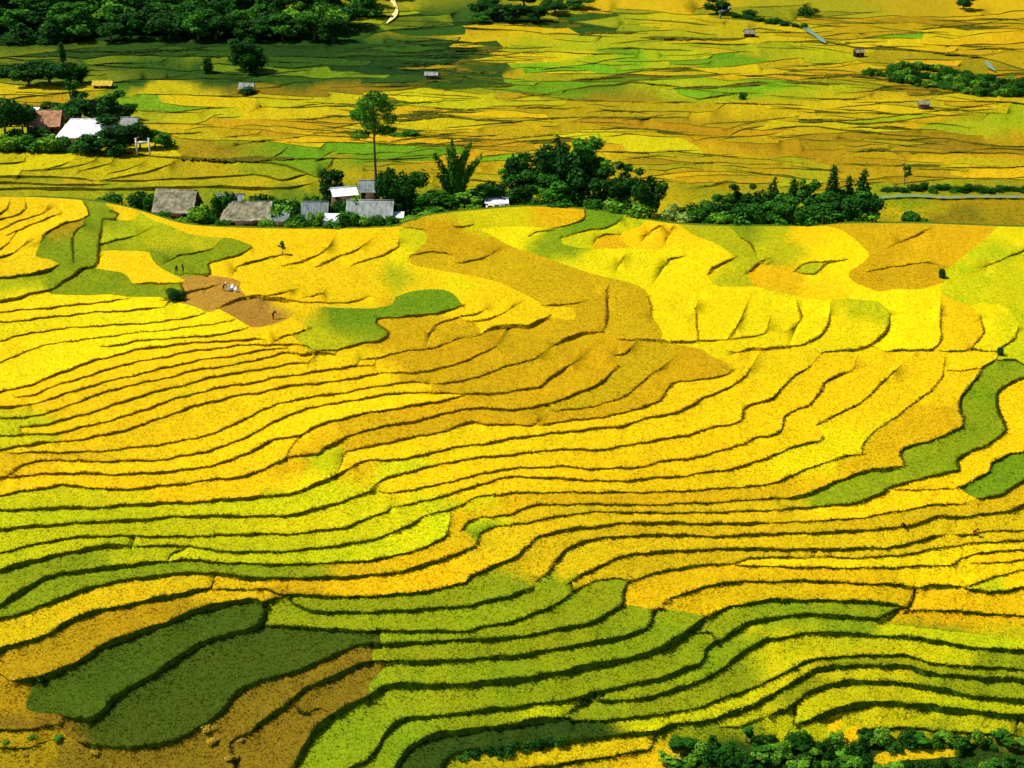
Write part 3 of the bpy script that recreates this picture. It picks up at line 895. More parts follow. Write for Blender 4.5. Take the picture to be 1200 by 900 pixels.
# ------------------------------------------------------------------ the spur of rice terraces
CREST = np.array([(-500,238),(-200,234),(0,231),(60,232),(110,236),(150,243),(180,252),(215,262),(260,266),(330,268),(400,268),(460,266),
    (472,262),(500,253),(560,246),(620,242),(680,245),(730,252),(760,258),(800,263),(860,265),(950,265),(990,262),(1080,262),(1140,264),(1200,266),(1400,270),(1700,272)], float)
HV = [200, 250, 320, 400, 500, 600, 680, 750, 830, 900, 1000, 1320]
HZ = [.4, 0, -1.1, -2.8, -6.2, -10.6, -14.6, -18.2, -22.6, -26.6, -32, -47]
def hill_base(u, v):
    return np.interp(v, HV, HZ) + 0 * np.asarray(u)
HILL_SEEDS = parse_seeds("""
D20,240 D60,242 D90,242 D60,262 D30,285 D20,296 D45,318 D10,276 u15,334 Y20,345 U65,285 k84,262 U105,290 U100,312 U40,326 U90,332 U130,335 g118,245 U140,258
u150,272 u180,262 u200,285 u225,278 U215,303 U250,292 U190,302 U200,338 U170,340 U235,312 D150,247 D140,305 D180,318 D255,263 D290,275 D340,280 D400,280 D270,310 D300,318
D380,312 D450,290 D440,332 D350,338 D400,345 l490,285 Y470,300 u460,330 E232,328 E250,337 E225,350 E290,365 E310,372 D352,356 D385,354 D415,352 D350,372 G430,362 G500,350 G400,372 g400,385 u385,395 D340,385
Y50,360 Y150,352 Y100,378 Y150,392 Y60,405 Y200,395 Y100,420 Y230,402 Y40,440 D100,455 D200,432 D300,417 D150,475 D250,462 D350,432 D200,505 D300,470 D420,452 D400,470 D100,512
D300,400 D360,415 D420,440 D200,470 D300,445 D380,425 D60,470 D250,520 D120,490 L6,502 l40,512 O10,540 D100,540 D200,540 O30,550 D200,560 D100,550 O60,570 D300,545 D350,515 D280,510
O30,575 D150,572 D250,565 L50,592 L95,590 l150,590 D200,583 Y250,585 D300,570 O340,550 Y350,565 L385,540 L320,580
B355,522 D320,508 B412,517 B500,500 B560,490 B450,490 B500,480 B560,470 B640,470 B700,468 B480,412 B560,412 B520,440 B600,430 B640,440 B680,430 B740,440 B780,420 B820,432
B560,390 D500,460 D450,465 B620,400 B680,405 B620,380 B600,450 B580,400 B470,380
B520,270 B560,290 B620,312 B680,340 B740,362 B720,390 B690,385 B640,340 D655,367 B500,302 B600,330
D560,330 D600,350 D500,335 D560,352 D590,372 D620,360 Y540,340 B450,385 l540,257 l590,250 O640,250 O665,250 Y600,278 Y700,312 Y760,332 Y780,372 Y740,300 Y840,320
G690,252 G722,262 g650,282 L690,284 O716,281 D770,270 D755,268 D800,275 Y800,292 Y760,310 Y830,345 Y850,372 Y885,372 Y920,382 Y960,372 Y1010,378 L1020,370 Y1070,380 D1120,380 Y1160,375
U868,272 u860,298 u905,268 u850,322 u920,290 u880,310 D950,275 Y1000,288 O910,325 D960,345 Y985,320 Y1020,345 u950,312 O925,340 B1030,270 B1040,300 O1100,285 O1060,305 B1050,328 B1100,322
l1165,290 Y1185,275 l1150,320 Y1100,348 l1180,340 l1190,380
D850,440 D900,450 D950,440 D1000,440 D1060,440 D1105,420 D1140,418 D1115,452 D820,470 D700,500 D600,510 D800,512 D900,490 D1000,480 Y920,530 D800,545 Y960,548 Y1010,505 D560,530 D500,560
D600,545 D700,555 O420,560 D450,535 D880,410 Y820,405 D470,580
O1080,500 O1040,520 O1000,552 O940,568 g1150,470 g1165,440 g1120,530 g1050,552 g980,580 G1180,565 g1188,425 D1190,480 D1150,540 D1190,515 D1080,570
D1000,596 D1100,582 d1180,598 d700,600 d800,602 d900,612 d700,630 d850,635 d1000,622 d1150,614 d800,650 d1000,655 D900,662 O1000,668 D1100,665 D1170,655 d1100,640
O850,680 O800,692 O900,690 O1000,690 O760,690 O1130,705 O1100,725 O1180,728 D1190,675 L1150,684 O700,582 O800,580 O600,585 O560,602 O550,630 O500,672 O420,688 O330,682 d600,640 d650,645 d620,665 d680,665
d890,588 d860,589 d820,589 d905,591 D620,568 D680,568 D560,572 D750,568 D850,560
d650,600 d640,615 d720,655
L50,608 L200,604 l300,597 l400,575 l450,560 L50,628 L200,622 l350,612 l450,588 L525,590 l500,585 L50,650 L130,640 L300,628 l420,620 l500,600 l560,590 g50,680 g90,668 L180,655 L250,650 L330,640 L420,632 l500,612 
g100,680 g200,665 L300,660 L420,655 L510,635 g545,620 l560,610
d150,702 d50,735 d200,690 k100,742 k200,718 k20,768 d290,690 k330,695 d290,682
F150,770 F230,740 F60,800 F250,800 F330,770 F150,850 F300,720 F120,840
k20,810 K50,850 K100,880 K200,878 K300,880 K340,822 K380,780 K400,808 K330,850 K255,865 k60,870
M380,707 M500,702 g590,688 M650,690 g640,680 M350,725 M500,722 g570,715 M620,700 M660,688 g690,690 M700,710
g460,742 M560,740 M640,735 L700,725 g750,715 M500,762 M640,755 g760,735 M460,782 M600,775 M700,765 g800,722 g450,792 M600,790 M720,785 g820,735
g400,830 g440,820 M600,805 M700,795 g800,790 M820,760 g380,850 g470,850 M560,840 L650,830 M760,810 M850,790 g860,760 g900,730
M900,750 L920,780 m1000,755 L1100,765 M1180,775 g1000,735 m900,740 g930,712 g1000,712 L1040,740 M1100,735 m1190,745 L930,795 M1000,775 M1100,785 m1000,790 M950,805 M1150,800 m1000,818 L1150,825 L950,830
m1050,848 m1000,845 m1150,852 L930,855 D980,855 D990,870 W1050,870 d1070,885 W1150,880 W900,890 L770,850 M700,835 W600,878 W680,865 M790,864 W830,885 W870,878 W940,885 W1000,890 M840,862 k720,885 d780,880 d680,890 m860,840
""")
hill = bpy.data.objects.new("hillside", None); link(hill); tag(hill, "hillside stepped with golden and green rice terraces", kind="structure")
def hill_bank(u, v):
    t = min(1, max(0, (v - 520) / 180))
    a = np.array(srgb(166, 138, 18)); b = np.array(srgb(84, 112, 20))
    if u < 320 and v < 330: t = .5
    if 900 < u and 410 < v < 600: t = max(t, .75)
    return a * (1 - t) + b * t
hill_z = build_terrain(hill, "rice_terrace", "terrace_bank", [[w * (1.0 if p[:, 1].mean() < 640 else 1.15), p] for w, p in parse(HILL_LINES)], HILL_SEEDS, (-260, 1460, 222, 1008), CREST, hill_base,
    5.0, 14.0, 9.0, (5, .09, .24, .07), hill_bank, .0022, 1.4, fringe=(7.0, .34))

# back of the spur, falling to the valley floor
cq = spline(CREST, 10.0)
cw = on_z(cq[:, 0], cq[:, 1], hill_z(cq[:, 0], cq[:, 1]))
rows = [cw]
for dy, z in ((1.2, -.5), (4.0, -2.2), (9.0, -4.6), (30.0, -6.0)):
    r_ = cw.copy(); r_[:, 1] += dy; r_[:, 2] = np.minimum(cw[:, 2], z + .3 * np.sin(cw[:, 0] * .2)); rows.append(r_)
n = len(cq); VV = np.vstack(rows); TT = []
for a in range(len(rows) - 1):
    for i in range(n - 1):
        p = a * n + i; TT += [(p, p + 1, p + n + 1), (p, p + n + 1, p + n)]
mesh_np("back_slope", VV, TT, MAT_BANK, hill, np.tile(np.array(srgb(90, 110, 20)) * ALB, (len(VV), 1)), smooth=True)

# ------------------------------------------------------------------ the valley floor behind
def val_base(u, v):
    u = np.asarray(u, float); v = np.asarray(v, float)
    k = np.clip((500 - u) / 160, 0, 1); k = k * k * (3 - 2 * k)
    z = -4.0 + k * np.clip((44 - v) / 44, 0, 5) * 5.0
    z = z + np.clip((40 - v) / 40, 0, 5) * 1.2 * (1 - k)
    m = np.clip((440 - u) / 160, 0, 1) * np.clip((v - 150) / 30, 0, 1)
    return z + 0.5 * m
VAL_SEEDS = parse_seeds("""
H60,20 H150,20 h250,20 H350,30 H100,45 h30,60 h120,62 h200,88 h340,75 h300,92 h560,60 h540,80 h570,50 U250,70 U120,72 U380,88 U60,60 h590,78 h60,55 h150,58 U30,62 h250,62 H380,55 h330,70 H420,70 h60,70 h150,75 h230,78 H330,85 H450,85 h270,88 h180,90 h400,95 h500,60 H560,25 h520,90 h480,95
U20,68 U120,88 h160,95 U140,92 O30,108 D15,103 O60,112 O100,110 V135,112 Y160,105 Y220,108 Y270,112 k300,104 k370,105 k420,107 Y330,118 V395,128 Y350,128 Y220,125 u175,135 D190,145 D220,155 O265,148 O330,145 O380,145
D370,160 Y230,135 Y290,135 V170,125 L240,165 O220,172 k260,172 O290,174 V320,175 V380,178 V450,176 G270,187 V330,188 u400,190 L330,195 
Y30,182 Y100,185 Y60,195 Y160,195 D240,200 D300,207 u30,212 D120,212 D200,215 u60,220 D350,208 u200,224
h420,45 h440,50 h470,52 h400,35 h445,38 H400,20 h10,80 h30,86 h95,76 U50,92 h15,72 u440,10 g520,25 h500,30 g490,30 h530,35 H560,20 h540,15 O560,38 D590,45 D550,52 h560,65 Y585,72 D600,65 k560,75 D590,85 u575,100
Y640,60 Y680,60 Y660,70 V760,65 V700,78 L800,70 V730,70 Y690,85 Y800,80 D830,85 L640,92 V650,110 L660,117 G700,105 k720,115 u780,105 O600,115 O700,125 O780,125 D850,128 Y560,112 Y500,120 D520,130 D560,135
Y480,140 Y560,150 O570,165 D500,155 O540,160 D630,155 Y700,155 Y760,165 Y650,145 B820,150 B800,140 D680,180 B760,190 D720,187 L780,195 D800,210 d830,220 D860,180 O880,165 B900,175 D780,235 d700,200
V590,188 O520,192 O500,200 D580,205 D560,215
V650,78 V740,62 L800,62 V860,64 L640,50 V700,100 G760,98 V850,103 V900,108 L930,55 V620,95 G680,108 L1000,102 L950,108 L1150,140 L1060,140 L800,100 L680,48 L620,58 V770,72 L700,70 u640,10 D720,10 D760,25 D800,20 d850,30 h660,25 h700,35 u740,20 L700,48 u760,40 D800,48 u850,55 d830,60 L870,60 D880,85 D870,95 D920,80 D900,60 d860,40 u900,15
D960,30 O1000,25 O1050,25 D1010,40 V1040,42 Y1130,40 Y1090,45 D1150,50 u1000,12 d1080,10 D1160,12 D1180,35 D940,35 D930,45 Y950,60 D930,70 O950,85 D1000,55 d1080,55 D1150,62 D1180,70
O1060,68 B1110,80 D1080,70 O1150,90 V910,95 V925,100 L960,95 L1000,105 d1020,95 L920,110 d900,120 D920,125 D980,125 D1040,125 B1030,108 k1070,112 d1100,130 D1150,118 D1190,120 D960,140 D1060,150 L1120,150 L1180,150 D1080,140 
B940,165 B1000,165 B1050,170 k1100,172 B980,180 B1040,190 B1000,200 D1100,190 D1150,195 D1180,200 d1090,198 L930,190 L950,200 d920,200 B1060,180 B1020,210 k1150,175 B1180,165 D1100,210 D1080,245 B1140,240 B1180,250 k1120,250
u860,235 u950,240 u650,235 g400,240 g300,235 g500,235 u1050,235
""")  # H and h on the upper-left slope: dark green crop with cloud shade painted in
valley = bpy.data.objects.new("valley_floor", None); link(valley); tag(valley, "valley floor patched with yellow and green rice fields", kind="structure")
vl = [[w * (1.7 if (p[:, 0].max() < 400 and p[:, 1].min() > 170) else 1.0), p] for w, p in parse(VAL_LINES)]
# more low field banks between the traced ones
rv = np.random.default_rng(3)
for i in range(480):
    u = rv.uniform(430, 1190) if i < 350 else rv.uniform(0, 600); v = rv.uniform(14, 218) if i < 350 else rv.uniform(50, 170); ln = rv.uniform(18, 60)
    sl = rv.uniform(-.12, .12); x = np.array([-1, -.3, .4, 1]) * ln
    vl.append([rv.uniform(.8, 1.7), np.stack([u + x, v + x * sl + rv.uniform(-1.5, 1.5, 4)], 1)])
def val_bank(u, v):
    if u < 560 - max(0, v - 60) * 2 and v < 102: return np.array(srgb(34, 58, 10))  # banks of that slope darkened too, as part of the painted cloud shade
    return np.array(srgb(96, 96, 12))
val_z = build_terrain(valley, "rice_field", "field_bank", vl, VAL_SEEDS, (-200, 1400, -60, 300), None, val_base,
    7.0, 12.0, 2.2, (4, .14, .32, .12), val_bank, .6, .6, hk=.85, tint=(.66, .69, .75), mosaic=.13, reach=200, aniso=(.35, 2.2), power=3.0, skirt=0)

# wide ground under and around it all
gx = np.linspace(-2600, 2600, 40); gy = np.concatenate([np.linspace(-500, 130, 5), np.linspace(150, 330, 8), np.linspace(380, 5200, 24)])
GX, GY = np.meshgrid(gx, gy)
gzv = np.interp(GY, [-500, 0, 130, 165, 200, 250, 300, 340, 900, 5200], [-62, -56, -52, -36, -24, -15, -9, -9, -9, 60]) + 0 * GX
VV = np.stack([GX.ravel(), GY.ravel(), gzv.ravel()], 1); TT = []
for j in range(len(gy) - 1):
    for i in range(39):
        p = j * 40 + i; TT += [(p, p + 1, p + 41), (p, p + 41, p + 40)]
g = mesh_np("ground", VV, TT, MAT_BANK, None, np.tile(np.array(srgb(150, 150, 20)) * ALB, (len(VV), 1)), smooth=True)
tag(g, kind="structure")
# ------------------------------------------------------------------ small builders
MAT_LEAF = attr_mat("leaf", 0.6, 0.7, 1.25, 0.6, translucent=0.25)
MAT_BARK = plain_mat("bark", srgb(96, 84, 66), 0.9, 0.35, 4.0, (1, 1, .3))
MAT_CULM = plain_mat("bamboo_culm", srgb(112, 128, 50), 0.6, 0.2, 4.0)

def empty(name, loc, rz=0.0, sc=1.0, parent=None):
    o = bpy.data.objects.new(name, None); o.location = loc; o.rotation_euler = (0, 0, rz)
    o.scale = (sc, sc, sc) if np.isscalar(sc) else sc
    o.empty_display_size = .3
    return link(o, parent)

def tube(path, rad, n=7):
    V, T = [], []
    path = [Vector(p) for p in path]
    for i, p in enumerate(path):
        d = (path[min(i + 1, len(path) - 1)] - path[max(i - 1, 0)]).normalized()
        a = d.orthogonal().normalized(); b = d.cross(a)
        for k in range(n):
            t = 2 * math.pi * k / n
            V.append(p + (a * math.cos(t) + b * math.sin(t)) * rad[i])
    for i in range(len(path) - 1):
        for k in range(n):
            p0, p1 = i * n + k, i * n + (k + 1) % n
            T += [(p0, p1, p1 + n), (p0, p1 + n, p0 + n)]
    c = len(V); V.append(path[-1])
    for k in range(n): T.append(((len(path) - 1) * n + k, (len(path) - 1) * n + (k + 1) % n, c))
    return [tuple(v) for v in V], T

def merge(parts):
    V, T = [], []
    for v, t in parts:
        o = len(V); V += v; T += [tuple(x + o for x in f) for f in t]
    return V, T

def leaves(centers, radii, n, size, col, var, r, droop=.3):
    """leaf-sized faces spread through lobes (shell weighted)"""
    centers = np.array(centers); radii = np.array(radii)
    if radii.ndim == 1: radii = np.repeat(radii[:, None], 3, 1)
    w = radii.prod(1) ** (2 / 3); k = r.choice(len(centers), n, p=w / w.sum())
    d = r.normal(size=(n, 3)); d /= np.linalg.norm(d, axis=1)[:, None]
    rad = r.uniform(.25, 1.0, n) ** .45
    rad *= 1 + .22 * np.sin(d[:, 0] * 5 + k) * np.cos(d[:, 1] * 4 + 2 * k)
    c = centers[k] + d * rad[:, None] * radii[k]
    nrm = d + r.normal(size=(n, 3)) * .7 + np.array([0, 0, .35]); nrm /= np.linalg.norm(nrm, axis=1)[:, None]
    a = np.cross(nrm, r.normal(size=(n, 3))); a /= np.linalg.norm(a, axis=1)[:, None]; b = np.cross(nrm, a)
    s = size * r.uniform(.6, 1.4, n)[:, None]
    p0, p1, p2, p3 = c - a * s, c + b * s * .55, c + a * s - np.array([0, 0, droop]) * s, c - b * s * .55
    V = np.stack([p0, p1, p2, p3], 1).reshape(-1, 3)
    q = np.arange(n)[:, None] * 4
    T = np.concatenate([q + np.array([[0, 1, 2]]), q + np.array([[0, 2, 3]])], 0)
    lobe = r.uniform(1 - var, 1 + var, len(centers))[k]
    cc = np.array(col)[None, :] * (lobe * r.uniform(.7, 1.35, n))[:, None] * (1 + r.uniform(-.12, .12, (n, 3)))
    return V, T, np.repeat(cc, 4, 0)

def me_of(o):
    me = o.data; bpy.data.objects.remove(o); return me

VARIANTS = {}
GREENS = {'dark': srgb(34, 80, 18), 'mid': srgb(56, 112, 24), 'light': srgb(100, 150, 34), 'pale': srgb(140, 165, 70), 'straw': srgb(186, 160, 44)}
def make_variant(key, shape, tone, seed):
    r = np.random.default_rng(seed); parts = []; col = np.array(GREENS[tone]) * 1.0
    if shape == 'round':               # 8 m broadleaf
        trunk = [(0, 0, -.3), (.1, .05, 1.2), (.0, .2, 2.6), (.15, .1, 4.2)]; parts.append(tube(trunk, [.22, .19, .16, .1]))
        cs, rs = [], []
        for i in range(13):
            a = r.uniform(0, 6.28); z = r.uniform(2.2, 7.0); q = 2.3 * math.sqrt(max(.1, 1 - ((z - 4.2) / 3.4) ** 2)) * r.uniform(.4, 1.0)
            cs.append((q * math.cos(a), q * math.sin(a), z)); rs.append(r.uniform(.75, 1.4))
            if i < 6: parts.append(tube([trunk[2], tuple(np.array(trunk[2]) * .4 + np.array(cs[-1]) * .6 + np.array([0, 0, .2])), cs[-1]], [.1, .06, .03], 5))
        cr = leaves(cs, rs, 2900, .26, col, .3, r)
    elif shape == 'airy':              # 9 m, open crown
        trunk = [(0, 0, -.3), (.1, .0, 2), (.3, .1, 4), (.2, .3, 6.5)]; parts.append(tube(trunk, [.2, .17, .13, .06]))
        cs, rs = [], []
        for i in range(11):
            a = r.uniform(0, 6.28); z = r.uniform(4, 8.6); q = r.uniform(.3, 2.2)
            cs.append((q * math.cos(a), q * math.sin(a), z)); rs.append(r.uniform(.5, .95))
            parts.append(tube([trunk[2], tuple((np.array(trunk[2]) + np.array(cs[-1])) / 2 + np.array([0, 0, .3])), cs[-1]], [.08, .05, .02], 5))
        cr = leaves(cs, rs, 1800, .23, col, .3, r)
    elif shape == 'cone':              # 8 m narrow pointed
        parts.append(tube([(0, 0, -.3), (.05, 0, 3), (0, .05, 7.2)], [.17, .12, .03]))
        cs, rs = [], []
        for i in range(13):
            z = .9 + i * .53; q = 1.5 * (1 - (z / 8.2) ** 1.3) + .12; a = r.uniform(0, 6.28)
            cs.append((.3 * q * math.cos(a), .3 * q * math.sin(a), z)); rs.append((q, q, .75))
        cr = leaves(cs, rs, 1800, .2, col, .22, r)
    elif shape == 'column':            # 8 m slim
        parts.append(tube([(0, 0, -.3), (.05, 0, 3), (.25, .05, 7.4)], [.14, .1, .03]))
        cs = [(.03 * z * z * .06 + r.uniform(-.1, .1), r.uniform(-.1, .1), z) for z in np.linspace(1.0, 7.6, 13)]; rs = [(.72, .72, .6)] * 9 + [(.6, .6, .55)] * 3 + [(.35, .35, .4)]
        cr = leaves(cs, rs, 1300, .18, col, .2, r)
    elif shape == 'shrub':             # 3 m bush
        parts += [tube([(0, 0, -.2), (.3 * math.cos(a), .3 * math.sin(a), .7), (.8 * math.cos(a), .8 * math.sin(a), 1.5)], [.06, .04, .02], 5) for a in (0, 1.6, 3.1, 4.4)]
        cs, rs = [], []
        for i in range(9):
            a = r.uniform(0, 6.28); q = r.uniform(.1, 1.2); z = r.uniform(.4, 2.2 - q * .6)
            cs.append((q * math.cos(a), q * math.sin(a), z)); rs.append(r.uniform(.45, .85))
        cr = leaves(cs, rs, 1200, .17, col, .3, r)
    tv, tt = merge(parts)
    mt = me_of(mesh_np("trunk", tv, tt, MAT_BARK, None, smooth=True))
    mc = me_of(mesh_np("crown", cr[0], cr[1], MAT_LEAF, None, cr[2]))
    VARIANTS[key] = (mt, mc, float(np.max(cr[0][:, 2])), float(np.ptp(cr[0][:, 0])))
sd_ = 100
for shape in ('round', 'airy', 'cone', 'column', 'shrub'):
    for tone in ('dark', 'mid', 'light', 'pale', 'straw'):
        if tone in ('pale', 'straw') and shape != 'shrub': continue
        for j in range(2 if shape in ('round', 'shrub') else 1):
            sd_ += 1; make_variant(f"{shape}_{tone}_{j}", shape, tone, sd_)

def plant_tree(name, key, loc, hgt, wid, label, cat, group=None):
    mt, mc, H, Wd = VARIANTS[key]
    label = label.replace('{tone}', {'dark': 'dark green', 'mid': 'mid green', 'light': 'bright green', 'pale': 'pale green', 'straw': 'straw coloured'}[key.split('_')[1]]).replace('{form}', {'round': 'rounded', 'cone': 'pointed'}.get(key.split('_')[0], 'leafy'))
    wid *= 1.22
    o = empty(name, tuple(loc), random.uniform(0, 6.28), (wid / Wd, wid / Wd, hgt / H))
    tag(o, label, cat, group)
    link(bpy.data.objects.new("trunk", mt), o); link(bpy.data.objects.new("crown", mc), o)
    return o

def var(shape, tone):
    return f"{shape}_{tone}_{random.randint(0, 1) if shape in ('round', 'shrub') else 0}"

def px_m(p, loc):                      # size in metres of p pixels at a place
    d = loc[1] * CP + (ZC - loc[2]) * SP
    return p * d / FOC

def crest_y(u):
    v = np.interp(u, CREST[:, 0], CREST[:, 1]); return float(on_z(u, v, hill_z(u, v))[1])

def val_pt(u, v):
    return on_z(u, v, float(val_z(u, v)))

def behind(u, vtop, wpx, shape, tone, dy, label, group, cat="tree", name="tree"):
    """a tree behind the crest: stands on the valley floor dy metres behind it, its top reaching pixel row vtop"""
    y = crest_y(u) + dy
    top = on_y(u, vtop, y); g = float(np.interp(dy, [0, 4, 9, 30], [-.6, -2.2, -4.0, -4.0]))
    base = (top[0], y, g - .1)
    h = max(.9, top[2] - g); w = px_m(wpx, base)
    return plant_tree(name, var(shape, tone), base, h, w, label, cat, group)

def infield(u, vbase, hpx, wpx, shape, tone, label, group, cat="tree", name="tree", fz=None):
    b = val_pt(u, vbase) if fz is None else on_z(u, vbase, float(fz(u, vbase)))
    b = b - np.array([0, 0, .1])
    return plant_tree(name, var(shape, tone), b, px_m(hpx, b) / CP, px_m(wpx, b), label, cat, group)

# ------------------------------------------------------------------ the grove behind the crest
GA = "trees of the grove beside the thatched houses"
for (u, vt, w, sh, tn, dy) in [(600,196,40,'airy','mid',8),(622,176,46,'round','dark',11),(650,168,52,'round','dark',12),(668,178,46,'round','dark',9),(705,184,42,'airy','mid',10),(738,190,42,'airy','dark',9),
        (762,207,36,'round','dark',7),(640,206,46,'round','mid',6),(690,206,44,'round','dark',6),(612,214,36,'round','dark',5),(720,210,40,'round','dark',6)]:
    behind(u, vt, w, sh, tn, dy, "{tone} broadleaf tree packed in the grove beside the small white shed", GA)
behind(682, 158, 50, 'airy', 'mid', 11, "tallest tree of the grove, open airy crown above its neighbours", None)
behind(653, 156, 14, 'column', 'dark', 14, "slim dark spire of a tree poking out of the grove's top", None)
for (u, vt, w, tn, dy) in [(722,230,38,'light',3.5),(752,236,38,'light',3.5),(700,232,34,'mid',3),(660,232,40,'mid',3),(628,231,36,'mid',3)]:
    behind(u, vt, w, 'shrub', tn, dy, "low green bush at the foot of the dark grove", "bushes under the grove", "bush", "bush")
GB = "trees of the long row behind the terraces"
for (u, vt, w, sh, tn, dy) in [(845,226,32,'round','mid',7),(868,213,30,'airy','dark',8),(888,234,34,'round','mid',6),(946,207,26,'airy','mid',9),(835,236,34,'round','mid',6),(966,226,42,'round','mid',7),(986,230,44,'round','dark',6),
        (1010,226,46,'round','dark',6),(930,226,40,'round','mid',6),(880,222,34,'round','dark',8),(950,222,40,'airy','mid',8),(998,222,44,'airy','mid',8),(915,234,40,'round','mid',5),(975,236,44,'round','mid',5),(905,228,34,'round','dark',7),(1028,234,28,'airy','mid',7),(855,236,36,'round','dark',5)]:
    behind(u, vt, w, sh, tn, dy, "{tone} broadleaf tree in the long row that ends by the river", GB)
for (u, vt, w, sh, tn, dy, lb) in [(908,206,28,'cone','dark',9,"broad dark cone-shaped tree next to the slim column in the row"),(930,207,18,'column','dark',9,"slim dark column of a tree between the cone and a rounded crown"),
        (977,191,17,'column','dark',10,"tallest narrow dark tree of the row, leaning slightly"),(996,204,12,'column','dark',10,"thin small dark tree beside the pointed one at the row's end"),(1013,196,30,'cone','dark',10,"large pointed dark tree standing at the river end of the row")]:
    behind(u, vt, w, sh, tn, dy, lb, None)
for (u, vt, w, tn, dy) in [(872,238,42,'mid',3.5),(900,246,36,'mid',3.2),(925,238,40,'mid',3.2),(945,242,40,'mid',3.2),(968,246,38,'mid',3),(992,243,40,'mid',3.5),(820,242,34,'mid',4),(1018,246,30,'light',3),(845,247,30,'light',3)]:
    behind(u, vt, w, 'shrub', tn, dy, "{tone} bush at the foot of the long tree row", "bushes under the long row", "bush", "bush")
for (u, vt, w, tn, dy) in [(790,238,30,'pale',6),(804,246,26,'pale',5)]:
    behind(u, vt, w, 'shrub', tn, dy, "pale grey-green bush in the gap between grove and long row", "pale bushes in the gap", "bush", "bush")
behind(808, 236, 30, 'shrub', 'dark', 9, "small dark bush behind the pale bushes in the gap", None, "bush", "bush")
# around the houses
behind(388, 196, 30, 'round', 'dark', 24, "dark round tree standing beside the tall bare-stemmed tree", None)
for (u, vt, w, tn, dy) in [(458,196,34,'dark',14),(480,198,34,'mid',13),(470,214,38,'dark',10)]:
    behind(u, vt, w, 'round', tn, dy, "dark bushy tree behind the grey roof, next to the tall tree", "bushy trees behind the grey roof")
for (u, vt, w, tn, dy) in [(500,222,38,'mid',8),(562,214,40,'mid',10),(582,212,34,'dark',10),(545,226,34,'light',6),(516,230,34,'mid',5)]:
    behind(u, vt, w, 'round', tn, dy, "small leafy tree crowding round the bamboo clump", "small trees round the bamboo")
behind(402, 247, 40, 'shrub', 'mid', 2.5, "round dark green bush in front of the grey roof", None, "bush", "bush")
behind(233, 240, 28, 'shrub', 'light', 2.2, "bright green bush between the two thatched roofs", None, "bush", "bush")
for (u, vt, w, tn, dy) in [(262,256,22,'mid',2.2),(312,255,20,'light',2.4),(345,255,22,'light',2.2),(190,246,22,'mid',2.4),(215,254,20,'light',2.2),(455,252,24,'mid',2.6),(396,232,26,'dark',11),(246,250,26,'mid',2.6),(352,250,24,'mid',2.6),(300,226,34,'dark',14),(290,232,30,'mid',11),(360,226,32,'mid',16),(376,230,30,'dark',12),(416,228,24,'light',9),(445,232,26,'mid',9),(372,246,22,'light',3),(424,252,22,'light',2.2),(444,250,24,'mid',2.4),(410,232,24,'mid',9.5),(252,226,30,'mid',14),(268,222,28,'dark',18),(330,236,34,'light',8),(345,230,30,'mid',12),(322,228,30,'mid',16),(340,252,20,'mid',2.6)]:
    behind(u, vt, w, 'shrub', tn, dy, "{tone} bush growing between the village houses", "bushes between the houses", "bush", "bush")
for (u, vt, w, tn, dy) in [(160,222,34,'dark',9),(178,226,26,'mid',7),(128,224,34,'mid',6),(500,250,30,'light',2),(478,254,36,'light',2)]:
    behind(u, vt, w, 'shrub', tn, dy, "dark bush on the grassy edge behind the crest", "bushes along the crest", "bush", "bush")
bz = crest_y(1072) + 10
behind(1072, 248, 34, 'shrub', 'mid', 10, "small flat bush alone in the ochre field past the row", None, "bush", "bush")

# ------------------------------------------------------------------ the tall bare-stemmed tree
def tall_tree(u, vt, dy):
    y = crest_y(u) + dy; top = on_y(u, vt, y); g = -4.0; H = top[2] - g
    o = empty("tall_tree", (top[0], y, g)); tag(o, "tall tree with a long bare trunk and layered flat crown", "tree")
    r = np.random.default_rng(8); P = []
    tr_ = [(0, 0, -.4), (.05, 0, H * .3), (-.05, .05, H * .6), (.05, 0, H * .97)]; P.append(tube(tr_, [.3, .26, .2, .06], 9))
    cs, rs = [], []
    for (x, z, rx, rz) in [(-2.6, .66, 1.3, .5), (1.6, .68, 1.6, .55), (3.0, .70, .9, .4), (-1.8, .82, 1.9, .9), (-3.0, .80, 1.0, .6), (-1.0, .92, 1.5, .7), (1.2, .95, 1.3, .6), (2.4, .88, 1.2, .7), (3.2, .80, .9, .7), (.2, .985, 1.0, .4), (-.6, .75, 1.2, .7)]:
        yy = r.uniform(-1.6, 1.6); cs.append((x, yy, z * H)); rs.append((rx, rx, rz))
        P.append(tube([(0, 0, z * H - .9), (x * .5, yy * .5, z * H - .35), (x, yy, z * H)], [.09, .06, .03], 5))
    v, t = merge(P); mesh_np("trunk", v, t, MAT_BARK, o, smooth=True)
    c = leaves(cs, np.array(rs) * 1.6, 7000, .21, GREENS['mid'], .3, r); mesh_np("crown", c[0], c[1], MAT_LEAF, o, c[2])
tall_tree(437, 108, 20)

